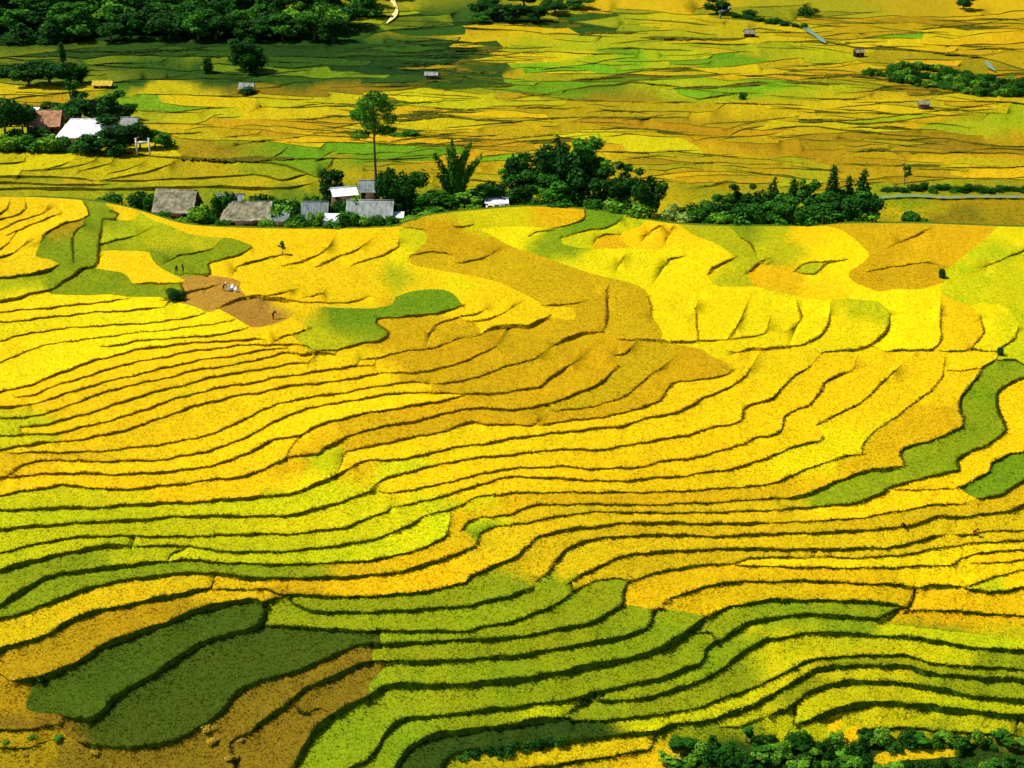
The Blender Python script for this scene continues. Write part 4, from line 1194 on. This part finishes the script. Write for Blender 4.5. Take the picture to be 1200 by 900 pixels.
# ------------------------------------------------------------------ bamboo clump
def bamboo(u, vt, dy):
    y = crest_y(u) + dy; top = on_y(u, vt, y); g = -4.0; H = top[2] - g
    o = empty("bamboo_clump", (top[0], y, g)); tag(o, "feathery bamboo clump with plumes fanning out above the village", "bamboo")
    r = np.random.default_rng(4)
    plumes = [(-.34, .80), (-.20, .62), (-.05, 1.0), (.05, .78), (.16, .86), (.26, .96), (.34, .70), (-.28, .55), (.42, .82), (-.12, .9)]
    for i, (sx, hh) in enumerate(plumes):
        h = H * hh; x = sx * H * .85; yy = r.uniform(-.8, .8)
        pts = [(x * f * f * .9 + .12 * math.sin(i), yy * f, h * (f - .06 * f * f * f)) for f in np.linspace(0, 1, 7)]
        v, t = tube(pts, list(np.linspace(.09, .015, 7)), 6)
        cu = mesh_np("culm", v, t, MAT_CULM, o, smooth=True)
        cs = [pts[k] for k in (2, 3, 4, 5, 6)] + [tuple((np.array(pts[k]) + np.array(pts[k + 1])) / 2) for k in (2, 3, 4, 5)]
        rs = [(.75, .75, .8), (.8, .8, .8), (.72, .72, .8), (.55, .55, .75), (.3, .3, .5), (.78, .78, .8), (.78, .78, .8), (.65, .65, .8), (.45, .45, .7)]
        c = leaves(cs, np.array(rs) * 1.25, 900, .26, np.array(GREENS['mid']) * r.uniform(.8, 1.15), .2, r, droop=1.0); mesh_np("plume", c[0], c[1], MAT_LEAF, cu, c[2])
bamboo(533, 160, 10)

# ------------------------------------------------------------------ trees out on the valley floor
random.seed(21)
GF = "trees of the wood above the dark fields"
k = 0
for row, (vb, n_, hp) in enumerate([(47, 13, 27), (40, 14, 31), (30, 13, 32), (19, 12, 32), (7, 12, 32), (-5, 13, 34)]):
    for i in range(n_):
        u = -10 + (i + random.uniform(-.25, .25) + (row % 2) * .5) * (440 + row * 6) / n_
        if u > 420 and vb > 20: continue
        tone = random.choice(['dark', 'dark', 'mid', 'mid', 'light'] if row in (1, 2) else ['dark', 'dark', 'mid', 'mid'])
        infield(u, vb + random.uniform(-2, 3), hp * random.uniform(.75, 1.25), random.uniform(30, 44), random.choice(['round', 'round', 'round', 'cone']) , tone,
                "{tone} {form} tree in the wood above the terraced dark fields", GF)
for (u, vb, h, w, tn) in [(562,20,18,28,'dark'),(585,24,18,30,'dark'),(605,26,20,32,'dark'),(630,26,18,30,'dark'),(650,16,16,30,'dark'),(572,8,18,34,'dark'),(615,10,20,36,'dark'),(560,27,10,24,'mid'),(680,10,12,30,'mid')]:
    infield(u, vb, h, w, 'round', tn, "dark tree in the small copse beside the green knoll", "trees of the small copse")
for (u, vb, h, w) in [(34,99,26,40),(58,100,28,46),(82,100,24,36),(95,98,16,24)]:
    infield(u, vb, h, w, 'round', 'dark', "dark leafy tree in the clump on the edge of the orange field", "trees in the field-edge clump")
infield(285, 84, 36, 44, 'round', 'dark', "large dark rounded tree standing in the dark green terraces", None)
infield(298, 82, 22, 30, 'shrub', 'dark', "low dark bush beside the large rounded tree", None, "bush", "bush")
infield(244, 86, 18, 14, 'column', 'dark', "small upright dark tree alone among dark green terraces", None)
infield(74, 74, 24, 9, 'column', 'dark', "thin dark pole-like tree above the field-edge clump", None)
infield(5, 90, 12, 22, 'shrub', 'dark', "small dark bush on the pale strip under the wood", None, "bush", "bush")
infield(840, 16, 20, 30, 'round', 'dark', "dark tree over the head of the stream", None)
infield(876, 19, 8, 18, 'shrub', 'dark', "small dark bush on the bank above the stream", None, "bush", "bush")
infield(945, 18, 10, 22, 'shrub', 'dark', "round dark bush standing close by the pale stream", None, "bush", "bush")
infield(1128, 12, 22, 26, 'round', 'dark', "dark tree standing by itself at the far edge of the valley", None)
infield(870, 116, 8, 10, 'shrub', 'dark', "tiny dark bush among orange field strips", None, "bush", "bush")
infield(477, 158, 5, 30, 'shrub', 'mid', "low strip of bush on a yellow field past the tall tree", None, "bush", "bush")
infield(1060, 216, 24, 10, 'airy', 'mid', "thin sapling by the river at the end of the ochre field", None)
# long green hedge mound
random.seed(5)
for i in range(30):
    f = i / 29.0; u = 1018 + f * 200
    vt_ = float(np.interp(u, [1014, 1050, 1080, 1120, 1160, 1230], [85, 79, 77, 86, 94, 98])); vb_ = float(np.interp(u, [1014, 1050, 1110, 1140, 1230], [90, 96, 104, 111, 113]))
    for q in ((.15, .6, 1.0) if i > 3 else (.6,)):
        infield(u + random.uniform(-3, 3), vt_ + (vb_ - vt_) * q, 8 + random.uniform(-2, 3), random.uniform(13, 18), 'shrub', random.choice(['mid', 'mid', 'light', 'dark']),
            "{tone} bush in the long dense hedge crossing the far fields", "bushes of the long hedge", "bush", "bush")
for i in range(20):
    infield(1042 + i * 8.6 + random.uniform(-2, 2), 224 + random.uniform(-2, 2), 6 + random.uniform(-2, 3), random.uniform(12, 18), 'shrub', random.choice(['mid', 'dark', 'dark']),
            "{tone} bush along the bank of the river", "bushes on the river bank", "bush", "bush")
for i in range(9):
    infield(862 + i * 10 + random.uniform(-2, 2), 20 + i * 1.6 + random.uniform(-1, 1), 5 + random.uniform(-1, 2), random.uniform(10, 15), 'shrub', 'dark',
            "small dark bush lining the stream through the far fields", "bushes along the stream", "bush", "bush")
# left farmstead
for (u, vb, h, w, sh, tn) in [(8,166,48,40,'round','dark'),(28,160,36,30,'round','dark'),(95,142,24,40,'round','dark'),(72,140,18,32,'round','mid'),(115,178,22,40,'round','dark'),(142,178,30,44,'round','dark'),(164,174,28,30,'round','dark'),(182,174,20,28,'round','mid'),(108,140,26,36,'round','dark'),(150,142,20,28,'round','dark'),(60,132,12,26,'round','dark')]:
    infield(u, vb, h, w, sh, tn, "{tone} tree crowding round the white-roofed farmstead", "trees round the farmstead")
infield(126, 164, 54, 52, 'airy', 'dark', "taller open-crowned tree over one end of the white roof", None)
infield(85, 134, 40, 16, 'airy', 'mid', "thin small-crowned tree rising behind the white roof", None)
infield(105, 165, 17, 20, 'shrub', 'mid', "round green bush in front of the white roof", None, "bush", "bush")
for (u, vb, w, tn) in [(10,176,36,'light'),(34,175,36,'mid'),(56,176,34,'light'),(78,177,30,'mid'),(96,178,30,'mid'),(135,179,32,'mid'),(22,168,34,'mid'),(50,166,30,'dark'),(196,172,20,'mid')]:
    infield(u, vb, 17, w, 'shrub', tn, "{tone} bush in the hedge in front of the farmstead", "bushes in front of the farmstead", "bush", "bush")

# ------------------------------------------------------------------ plants on the terraces
infield(331, 299, 17, 8, 'airy', 'mid', "lone sapling standing on a golden terrace", None, "tree", "sapling", hill_z)
infield(1104, 326, 12, 10, 'shrub', 'dark', "little dark shrub on the corner of the ochre terrace", None, "bush", "bush", hill_z)
infield(206, 350, 13, 22, 'shrub', 'dark', "dark bush on the terrace corner by the bare earth patch", None, "bush", "bush", hill_z)
infield(1171, 416, 11, 9, 'shrub', 'dark', "small dark shrub at the head of the green winding terrace", None, "bush", "bush", hill_z)
random.seed(9)
for i in range(86):
    if i < 50: u = 792 + (i % 25) * 9 + random.uniform(-6, 6); v = 878 + (i // 25) * 20 + random.uniform(-9, 9)
    else: u = 1006 + (i - 50) % 18 * 11.5 + random.uniform(-6, 6); v = (873 if i < 68 else 903) + random.uniform(-6, 6)
    sh = random.choice(['shrub', 'shrub', 'shrub', 'airy', 'round'])
    infield(u, v, random.uniform(8, 20), random.uniform(12, 26), sh, random.choice(['mid', 'mid', 'dark', 'light']),
            "{tone} {form} bush in the thicket below the lowest green terraces", "bushes of the lower thicket", "bush", "bush", hill_z)
for i in range(15):
    u = 548 + i * 8 + random.uniform(-3, 3); v = 889 - i * 1.3 + random.uniform(-3, 3)
    infield(u, v, random.uniform(9, 14), random.uniform(15, 22), 'shrub', random.choice(['dark', 'dark', 'mid']),
            "low dark bush on the steep bank under a green terrace", "bushes on the steep bank", "bush", "bush", hill_z)
for i in range(12):
    q = i % 3
    u, v = ((random.uniform(2, 90), random.uniform(856, 884)), (random.uniform(235, 300), random.uniform(848, 872)), (random.uniform(10, 300), random.uniform(884, 904)))[q]
    w = random.uniform(8, 13)
    infield(u, v, w * .6, w, 'shrub', random.choice(['straw', 'straw', 'straw', 'light']), "{tone} scrub bush between the brown lower fields", "scrub between the brown fields", "bush", "bush", hill_z)

# ------------------------------------------------------------------ houses
MAT_THATCH = plain_mat("thatch", srgb(158, 150, 122), 0.95, 0, .9, (1, 1, 1), col2=srgb(70, 74, 52))
MAT_GREYROOF = plain_mat("grey_sheet", srgb(158, 162, 156), 0.8, 0, 1.2, (1, .4, .4), col2=srgb(98, 104, 98))
MAT_BLUEROOF = plain_mat("blue_grey_sheet", srgb(130, 142, 140), 0.75, 0, 1.2, (1, .4, .4), col2=srgb(80, 88, 86))
MAT_WHITEROOF = plain_mat("white_sheet", srgb(232, 234, 236), 0.6, 0, 1.0, (1, .4, .4), col2=srgb(188, 190, 190))
MAT_BROWNROOF = plain_mat("brown_tile", srgb(178, 132, 96), 0.9, 0, 1.0, (1, 1, 1), col2=srgb(112, 84, 62))
MAT_STRAW = plain_mat("straw", srgb(206, 184, 60), 0.95, 0, 1.6, (1, 1, 1), col2=srgb(140, 120, 40))
MAT_PLANK = plain_mat("plank_wall", srgb(112, 88, 62), 0.9, 0, 2.0, (6, 6, .4), col2=srgb(62, 48, 34))
MAT_LIME = plain_mat("lime_wall", srgb(232, 230, 222), 0.9, 0, 1.5, (1, 1, .5), col2=srgb(190, 186, 172))
MAT_DARK = plain_mat("dark_opening", srgb(26, 22, 18), 0.8)
MAT_WOOD = plain_mat("timber", srgb(96, 70, 46), 0.85, .3, 4.0, (4, 4, .5))

def box(x0, x1, y0, y1, z0, z1):
    V = [(x, y, z) for z in (z0, z1) for y in (y0, y1) for x in (x0, x1)]
    T = [(0,2,3),(0,3,1),(4,5,7),(4,7,6),(0,1,5),(0,5,4),(2,6,7),(2,7,3),(0,4,6),(0,6,2),(1,3,7),(1,7,5)]
    return V, T

def roof_slope(a, b, c, d, thick, corr, rough, seed, nu=30, nv=9):
    """slab a-b (eave) to d-c (ridge): corrugated sheets or uneven thatch"""
    r = np.random.default_rng(seed); a, b, c, d = map(np.array, (a, b, c, d))
    nrm = np.cross(b - a, d - a); nrm = nrm / np.linalg.norm(nrm)
    if nrm[2] < 0: nrm = -nrm
    V, T = [], []
    ln = np.linalg.norm(b - a)
    for j in range(nv + 1):
        for i in range(nu + 1):
            s, t = i / nu, j / nv
            p = (a * (1 - s) + b * s) * (1 - t) + (d * (1 - s) + c * s) * t
            off = corr * math.sin(s * ln / .55 * 2 * math.pi) + rough * r.normal() + (rough * 1.5 * math.sin(j * 2.1) if rough else (.03 if j % 3 == 0 else 0))
            if j == 0 and rough: p = p + (a - d) / np.linalg.norm(a - d) * r.uniform(-.12, .12)
            V.append(tuple(p + nrm * (off + thick)))
    m = len(V)
    for v in list(V): V.append(tuple(np.array(v) - nrm * thick))
    w = nu + 1
    for j in range(nv):
        for i in range(nu):
            p = j * w + i
            T += [(p, p + 1, p + w + 1), (p, p + w + 1, p + w), (m + p, m + p + w + 1, m + p + 1), (m + p, m + p + w, m + p + w + 1)]
    rim = [j * w for j in range(nv + 1)], [j * w + nu for j in range(nv + 1)], list(range(w)), [nv * w + i for i in range(w)]
    for rr in rim:
        for q in range(len(rr) - 1):
            p0, p1 = rr[q], rr[q + 1]; T += [(p0, p1, p1 + m), (p0, p1 + m, p0 + m)]
    return V, T

def house(name, uL, uR, vr, ve, y0, dep, roofm, wallm, label, rz=0.0, style='gable', ground=-4.3, hipl=0., hipr=0., corr=.0, rough=.0, group=None, cat="house", over=.5):
    """front eave at pixel row ve and distance y0, ridge at pixel row vr half a house deeper"""
    um = (uL + uR) / 2; e = on_y(um, ve, y0); yr = y0 + (dep if style == 'shed' else dep / 2)
    ridge = on_y(um, vr, yr); W_ = px_m(uR - uL, e) / 2
    ze, zr = e[2], max(ridge[2], e[2] + .5)
    o = empty(name, (e[0], y0, ground), rz); tag(o, label, cat, group)
    ze -= ground; zr -= ground; D = dep
    S = []
    if style == 'gable':
        S.append(((-W_, 0, ze), (W_, 0, ze), (W_ - hipr, D / 2, zr), (-W_ + hipl, D / 2, zr)))
        S.append(((W_, D, ze), (-W_, D, ze), (-W_ + hipl, D / 2, zr), (W_ - hipr, D / 2, zr)))
        if hipl: S.append(((-W_, D, ze), (-W_, 0, ze), (-W_ + hipl, D / 2, zr), (-W_ + hipl, D / 2 + .05, zr)))
        if hipr: S.append(((W_, 0, ze), (W_, D, ze), (W_ - hipr, D / 2 + .05, zr), (W_ - hipr, D / 2, zr)))
    else:
        S.append(((-W_, 0, ze), (W_, 0, ze), (W_, D, zr), (-W_, D, zr)))
    for i, q in enumerate(S):
        v, t = roof_slope(*q, .16 if rough else .06, corr, rough, i + int(uL)); mesh_np("roof", v, t, roofm, o, smooth=False)
    if style == 'gable':
        v, t = tube([(-W_ + hipl - .05, D / 2, zr + .13), (0, D / 2, zr + .11), (W_ - hipr + .05, D / 2, zr + .13)], [.14, .14, .14], 7); mesh_np("ridge_cap", v, t, roofm, o, smooth=True)
    # walls with gable ends
    w, f, b = W_ - over, over, D - over
    top = ze - .05 + (over * (zr - ze) / (D / 2) if style == 'gable' else 0)
    if style == 'shed': top = ze + over * (zr - ze) / D - .04
    V, T = box(-w, w, f, b, -.6, top)
    if style == 'gable' and not (hipl and hipr):
        for sx, hp in ((-1, hipl), (1, hipr)):
            if hp: continue
            k = len(V); x = sx * w; V += [(x, f, top), (x, b, top), (x, D / 2, zr - .12), (x - sx * .12, f, top), (x - sx * .12, b, top), (x - sx * .12, D / 2, zr - .12)]
            T += [(k, k + 1, k + 2), (k + 3, k + 5, k + 4), (k, k + 2, k + 5), (k, k + 5, k + 3), (k + 1, k + 4, k + 5), (k + 1, k + 5, k + 2)]
    if style == 'shed':
        for sx in (-1, 1):
            k = len(V); x = sx * w; V += [(x, f, top), (x, b, top), (x, b, zr - .15), (x - sx * .12, f, top), (x - sx * .12, b, top), (x - sx * .12, b, zr - .15)]
            T += [(k, k + 1, k + 2), (k + 3, k + 5, k + 4), (k, k + 2, k + 5), (k, k + 5, k + 3)]
    mesh_np("wall", V, T, wallm, o)
    dh = min(1.9, top * .85); V, T = box(-.45, .45, f - .06, f - .003, 0, dh); dr = mesh_np("door", V, T, MAT_WOOD, o)
    V, T = box(.28, .36, f - .1, f - .063, dh * .5, dh * .5 + .1); mesh_np("handle", V, T, MAT_DARK, dr)
    for sx in (-1, 1):
        if w < 1.6: break
        x = sx * w * .6; z1 = top * .72; V, T = box(x - .4, x + .4, f - .03, f - .003, z1 - .7, z1); wi = mesh_np("window", V, T, MAT_DARK, o)
        fr = merge([box(x - .47, x - .4, f - .07, f - .004, z1 - .77, z1 + .07), box(x + .4, x + .47, f - .07, f - .004, z1 - .77, z1 + .07), box(x - .4, x + .4, f - .07, f - .004, z1, z1 + .07), box(x - .4, x + .4, f - .07, f - .004, z1 - .77, z1 - .7)])
        mesh_np("frame", fr[0], fr[1], MAT_WOOD, wi)
    return o

cy = crest_y
house("thatched_house", 177, 227, 223, 250, cy(200) + 6, 7, MAT_THATCH, MAT_PLANK, "thatched house with mottled grey roof at the bend of the crest", rz=-.12, rough=.05, ground=-3.8)
house("thatched_house", 258, 318, 237, 259, cy(288) + 4, 6.5, MAT_THATCH, MAT_PLANK, "longer thatched house with hipped end, beside the bright green bush", rz=.04, hipl=2.0, rough=.05, ground=-3.4)
house("lean_to", 316, 338, 247, 260, cy(327) + 4, 3.5, MAT_BLUEROOF, MAT_PLANK, "teal roofed lean-to beside the hipped thatched house", style='shed', corr=.03, ground=-3.4, cat="shed", over=.3)
house("tin_roofed_house", 352, 384, 237, 258, cy(368) + 7, 6, MAT_BLUEROOF, MAT_PLANK, "house with weathered blue grey sheet roof behind the white shed", corr=.03, ground=-3.6)
house("white_shed", 377, 400, 251, 259, cy(388) + 2.2, 3, MAT_WHITEROOF, MAT_LIME, "low bright white shed in front of the blue grey roof", style='shed', corr=.02, ground=-2.4, cat="shed", over=.2)
house("tin_roofed_house", 404, 460, 235, 257, cy(432) + 5, 6.5, MAT_GREYROOF, MAT_PLANK, "house with broad pale grey sheet roof below the tall tree", rz=-.05, corr=.03, ground=-3.4)
house("white_shed", 455, 473, 249, 256, cy(464) + 4, 2.6, MAT_WHITEROOF, MAT_LIME, "tiny white roofed shed against the broad grey roof", style='shed', corr=.02, ground=-3.2, cat="shed", over=.2)
house("white_roofed_house", 390, 421, 220, 230, cy(405) + 14, 5, MAT_WHITEROOF, MAT_PLANK, "house with white sheet roof behind the broad grey roof", rz=.3, corr=.03)
house("blue_roofed_house", 420, 447, 212, 226, cy(432) + 17, 6.0, MAT_BLUEROOF, MAT_PLANK, "house with pale blue roof under the tall bare-stemmed tree", rz=.05, corr=.03)
house("white_shed", 568, 596, 234, 239, cy(582) + 4, 3, MAT_WHITEROOF, MAT_LIME, "small white shed at the edge of the grove above the crest", style='shed', corr=.02, ground=-2.6, cat="shed", over=.2)
house("shed", 252, 285, 228, 236, cy(270) + 22, 4, MAT_BLUEROOF, MAT_PLANK, "pale teal roof half hidden behind bushes over the hipped house", corr=.03, cat="shed")
def vy(u, v): return float(val_pt(u, v)[1])
house("white_roofed_house", 64, 132, 140, 162, vy(98, 172) + 0, 10, MAT_WHITEROOF, MAT_PLANK, "long farmhouse with gleaming white roof among dark trees", hipl=2.6, corr=.03, rz=.0)
house("tile_roofed_house", 28, 70, 130, 149, vy(48, 160), 8, MAT_BROWNROOF, MAT_PLANK, "farmhouse with brown tiled roof next to the long white one", rough=.03, rz=.06)
house("shed", 24, 42, 126, 133, vy(32, 142), 4, MAT_WHITEROOF, MAT_LIME, "small white roofed shed behind the brown tiled farmhouse", style='shed', corr=.02, cat="shed", over=.3)
house("shed", 138, 160, 138, 148, vy(150, 158), 5, MAT_GREYROOF, MAT_PLANK, "grey roofed shed half hidden by trees beside the gate", corr=.02, cat="shed")
house("field_hut", 107, 131, 95, 101, vy(118, 104), 4, MAT_STRAW, MAT_PLANK, "straw roofed field hut by the field-edge clump", rough=.03, cat="hut", over=.4)
house("field_hut", 279, 297, 98, 105, vy(288, 109), 3.6, MAT_GREYROOF, MAT_PLANK, "grey roofed hut with a bush, under the dark terraces", rough=.02, cat="hut", over=.4)
house("field_hut", 497, 513, 85, 89, vy(505, 93), 3.4, MAT_GREYROOF, MAT_PLANK, "grey hut where the dark fields meet the yellow ones", rough=.02, cat="hut", over=.35)
house("field_hut", 872, 886, 35, 40, vy(879, 44), 3, MAT_THATCH, MAT_DARK, "grey thatched dark hut above the dark field bank", corr=.02, cat="hut", over=.3)
house("field_hut", 1003, 1015, 58, 62, vy(1009, 67), 2.6, MAT_THATCH, MAT_DARK, "tiny grey thatched hut below the stream", corr=.02, cat="hut", over=.3, rz=.3)
house("field_hut", 1077, 1091, 119, 123, vy(1084, 128), 3, MAT_THATCH, MAT_PLANK, "grey thatched hut alone below the long hedge", rough=.02, cat="hut", over=.3)
infield(290, 110, 9, 20, 'shrub', 'dark', "dark bush in front of the grey field hut", None, "bush", "bush")

# white goalpost-like gate
gb = val_pt(168, 181); gw = px_m(15, gb); gh = px_m(17, gb) / CP
ga = empty("gate", tuple(gb)); tag(ga, "white frame gate of two posts and a crossbar by the farmstead", "gate")
for sx in (-1, 1):
    V, T = box(sx * gw / 2 - .16, sx * gw / 2 + .16, -.16, .16, -.3, gh); p_ = mesh_np("post", V, T, MAT_LIME, ga)
    V, T = box(sx * gw / 2 - .22, sx * gw / 2 + .22, -.22, .22, gh, gh + .18); mesh_np("cap", V, T, MAT_LIME, p_)
V, T = box(-gw / 2 + .16, gw / 2 - .16, -.1, .1, gh * .72, gh * .86); mesh_np("crossbar", V, T, MAT_LIME, ga)

# ------------------------------------------------------------------ streams, path, knoll
def water_mat():
    m, nt, b = new_mat("water"); N, L = nt.nodes, nt.links
    b.inputs['Base Color'].default_value = (*srgb(100, 128, 92), 1); b.inputs['Roughness'].default_value = .3; b.inputs['Specular IOR Level'].default_value = .5
    nz = N.new('ShaderNodeTexNoise'); nz.inputs['Scale'].default_value = 1.5; bp = N.new('ShaderNodeBump'); bp.inputs['Distance'].default_value = .08
    L.new(nz.outputs[0], bp.inputs['Height']); L.new(bp.outputs[0], b.inputs['Normal']); return m
MAT_WATER = water_mat()
MAT_PATH = plain_mat("dirt_path", srgb(214, 190, 120), .95, .2, .8)
def ribbon(name, pts, wpx, mat, lift):
    q = spline(np.array(pts, float), 3.0); tg = np.gradient(q, axis=0); tg /= np.hypot(tg[:, 0], tg[:, 1])[:, None]; nn = np.stack([-tg[:, 1], tg[:, 0] * .8], 1)
    ww = wpx * (1 + .3 * np.sin(np.arange(len(q)) * 1.1)) * np.clip(np.minimum(np.arange(len(q)), np.arange(len(q))[::-1]) / 3 + .35, 0, 1)
    V = []
    for s in (-.5, 0, .5):
        e = q + nn * ww[:, None] * s; V.append(on_z(e[:, 0], e[:, 1], val_z(q[:, 0], q[:, 1]) + lift))
    n = len(q); T = []
    for a in (0, 1):
        for i in range(n - 1): p = a * n + i; T += [(p, p + n + 1, p + 1), (p, p + n, p + n + 1)]
    o = mesh_np(name, np.vstack(V), T, mat, None, smooth=True); tag(o, kind="structure"); return o
ribbon("stream", [(940,30),(947,35),(954,40),(961,45),(968,50)], 5.0, MAT_WATER, .45)
ribbon("stream", [(856,8),(849,11),(844,15),(843,20)], 5, MAT_WATER, .45)
ribbon("stream", [(1155,71),(1160,77),(1166,83)], 5, MAT_WATER, .45)
ribbon("river", [(1030,231),(1070,229),(1110,231),(1150,230),(1260,231)], 2.4, MAT_WATER, .5)
ribbon("path", [(456,-6),(462,4),(465,12),(460,20),(453,27)], 4.5, MAT_PATH, .45)

# ------------------------------------------------------------------ people harvesting
MAT_SKIN = plain_mat("skin", srgb(172, 122, 88), .6)
MAT_INDIGO = plain_mat("indigo_cloth", srgb(34, 36, 58), .9, .2, 6)
MAT_BLACKC = plain_mat("black_cloth", srgb(24, 22, 24), .9, .2, 6)
MAT_WHITEC = plain_mat("white_cloth", srgb(232, 230, 226), .9, .08, 6)
MAT_REDC = plain_mat("red_cloth", srgb(150, 36, 34), .9, .15, 6)
MAT_HATM = plain_mat("palm_hat", srgb(214, 194, 140), .85, .15, 8)
def person(loc, rz, bend, topm, label, hat):
    o = empty("person", tuple(loc), rz); tag(o, label, "person", None)
    cb, sb = math.cos(bend), math.sin(bend)
    def up(d, x=0, fwd=0): return (x, -(d * sb) - fwd * cb, .86 + d * cb - fwd * sb)     # along the spine from the pelvis, leaning forward (-y)
    P = {'pel': (0, 0, .86), 'wai': up(.2), 'che': up(.42), 'nec': up(.56), 'hea': up(.68, 0, .03), 'cro': up(.8, 0, .03)}
    R = {'pel': .15, 'wai': .125, 'che': .15, 'nec': .055, 'hea': .105, 'cro': .075}
    E = [('pel', 'wai'), ('wai', 'che'), ('che', 'nec'), ('nec', 'hea'), ('hea', 'cro')]
    for s, S in ((-1, 'l'), (1, 'r')):
        P[S + 'hip'] = (s * .1, .0, .82); P[S + 'kne'] = (s * .12, -.06 - .04 * s, .45); P[S + 'ank'] = (s * .13, .04 - .1 * s, .07); P[S + 'toe'] = (s * .14, -.12 - .1 * s, .03)
        sh = up(.5, s * .19); P[S + 'sho'] = sh; el = (s * .26, sh[1] - .1 - .12 * sb, sh[2] - .26); P[S + 'elb'] = el
        P[S + 'wri'] = (s * .2, el[1] - .16, el[2] - .14 - .06 * sb); P[S + 'han'] = (s * .19, el[1] - .23, el[2] - .19 - .06 * sb)
        R.update({S + 'hip': .1, S + 'kne': .065, S + 'ank': .045, S + 'toe': .035, S + 'sho': .065, S + 'elb': .045, S + 'wri': .032, S + 'han': .04})
        E += [('pel', S + 'hip'), (S + 'hip', S + 'kne'), (S + 'kne', S + 'ank'), (S + 'ank', S + 'toe'), ('che', S + 'sho'), (S + 'sho', S + 'elb'), (S + 'elb', S + 'wri'), (S + 'wri', S + 'han')]
    ks = list(P); me = bpy.data.meshes.new("body"); me.from_pydata([P[k] for k in ks], [(ks.index(a), ks.index(b)) for a, b in E], [])
    b = link(bpy.data.objects.new("body", me)); sk = b.modifiers.new("skin", 'SKIN'); b.modifiers.new("sub", 'SUBSURF').levels = 2
    for i, k in enumerate(ks):
        me.skin_vertices[0].data[i].radius = (R[k], R[k]); me.skin_vertices[0].data[i].use_root = (k == 'pel')
    dg = bpy.context.evaluated_depsgraph_get(); m2 = bpy.data.meshes.new_from_object(b.evaluated_get(dg)); bpy.data.objects.remove(b)
    for m in (topm, MAT_BLACKC, MAT_SKIN): m2.materials.append(m)
    hd = Vector(P['hea']); hl, hr = Vector(P['lhan']), Vector(P['rhan'])
    for f in m2.polygons:
        c = f.center; f.use_smooth = True
        f.material_index = 2 if ((c - hd).length < .17 or (c - hl).length < .09 or (c - hr).length < .09) else (1 if c.z < .84 else 0)
    link(bpy.data.objects.new("body", m2), o)
    ax = (Vector(P['cro']) - Vector(P['hea'])).normalized(); top = Vector(P['cro']) + ax * .03
    if hat:
        a = ax.orthogonal().normalized(); bb = ax.cross(a); V = [tuple(top + ax * .14)]; T = []
        for ring, (rr, dn) in enumerate(((.12, .05), (.25, -.06), (.24, -.075))):
            for q in range(16): t = q * math.pi / 8; V.append(tuple(top + ax * dn + (a * math.cos(t) + bb * math.sin(t)) * rr))
        for q in range(16):
            n2 = (q + 1) % 16; T.append((0, 1 + q, 1 + n2))
            for rg in (0, 1): s0 = 1 + rg * 16; T += [(s0 + q, s0 + 16 + q, s0 + 16 + n2), (s0 + q, s0 + 16 + n2, s0 + n2)]
        mesh_np("conical_hat", V, T, MAT_HATM, o, smooth=True)
    else:
        c = leaves([tuple(Vector(P['hea']) + ax * .06)], [.115], 120, .05, srgb(20, 16, 14), .1, np.random.default_rng(2)); mesh_np("hair", c[0], c[1], MAT_LEAF, o, c[2])
def hp(u, v): return on_z(u, v, float(hill_z(u, v)) + .02)
person(hp(207, 321), .4, .45, MAT_INDIGO, "person in dark clothes stooping at the corner of the olive terrace", False)
person(hp(215, 320), -.8, .15, MAT_BLACKC, "person in black standing beside the stooping one", False)
person(hp(262, 341), 1.3, .7, MAT_INDIGO, "person bending over white sacks on the bare earth", True)
person(hp(320, 374), 2.4, .9, MAT_BLACKC, "person crouched low alone on the lower earth patch", True)
person(hp(1141, 629), .6, .8, MAT_REDC, "person in red bending over a narrow golden terrace", False)
person(hp(1059, 622), -.5, .8, MAT_BLACKC, "person in black bending on a bank among narrow golden terraces", False)
def sack(u, v, s, label):
    r = np.random.default_rng(int(u)); b = hp(u, v); bm = bmesh.new(); bmesh.ops.create_icosphere(bm, subdivisions=3, radius=1)
    for q in bm.verts:
        p = q.co; k = 1 - .35 * max(0, p.z) ** 2; q.co = Vector((p.x * .34 * k, p.y * .3 * k, (p.z * .42 if p.z < .8 else .34 + (p.z - .8) * 1.1) + .36)) * s + Vector(r.normal(size=3) * .012)
    me = bpy.data.meshes.new("sack"); bm.to_mesh(me); bm.free(); me.materials.append(MAT_WHITEC)
    for f in me.polygons: f.use_smooth = True
    o = link(bpy.data.objects.new("rice_sack", me)); o.location = b; tag(o, label, "sack", "sacks on the bare earth")
sack(268, 341, 1.2, "white rice sack on the bare earth beside the bending person")
sack(273, 340, 1.2, "white rice sack on the bare earth beside the bending person")
sack(277, 342, 1.0, "white rice sack on the bare earth beside the bending person")
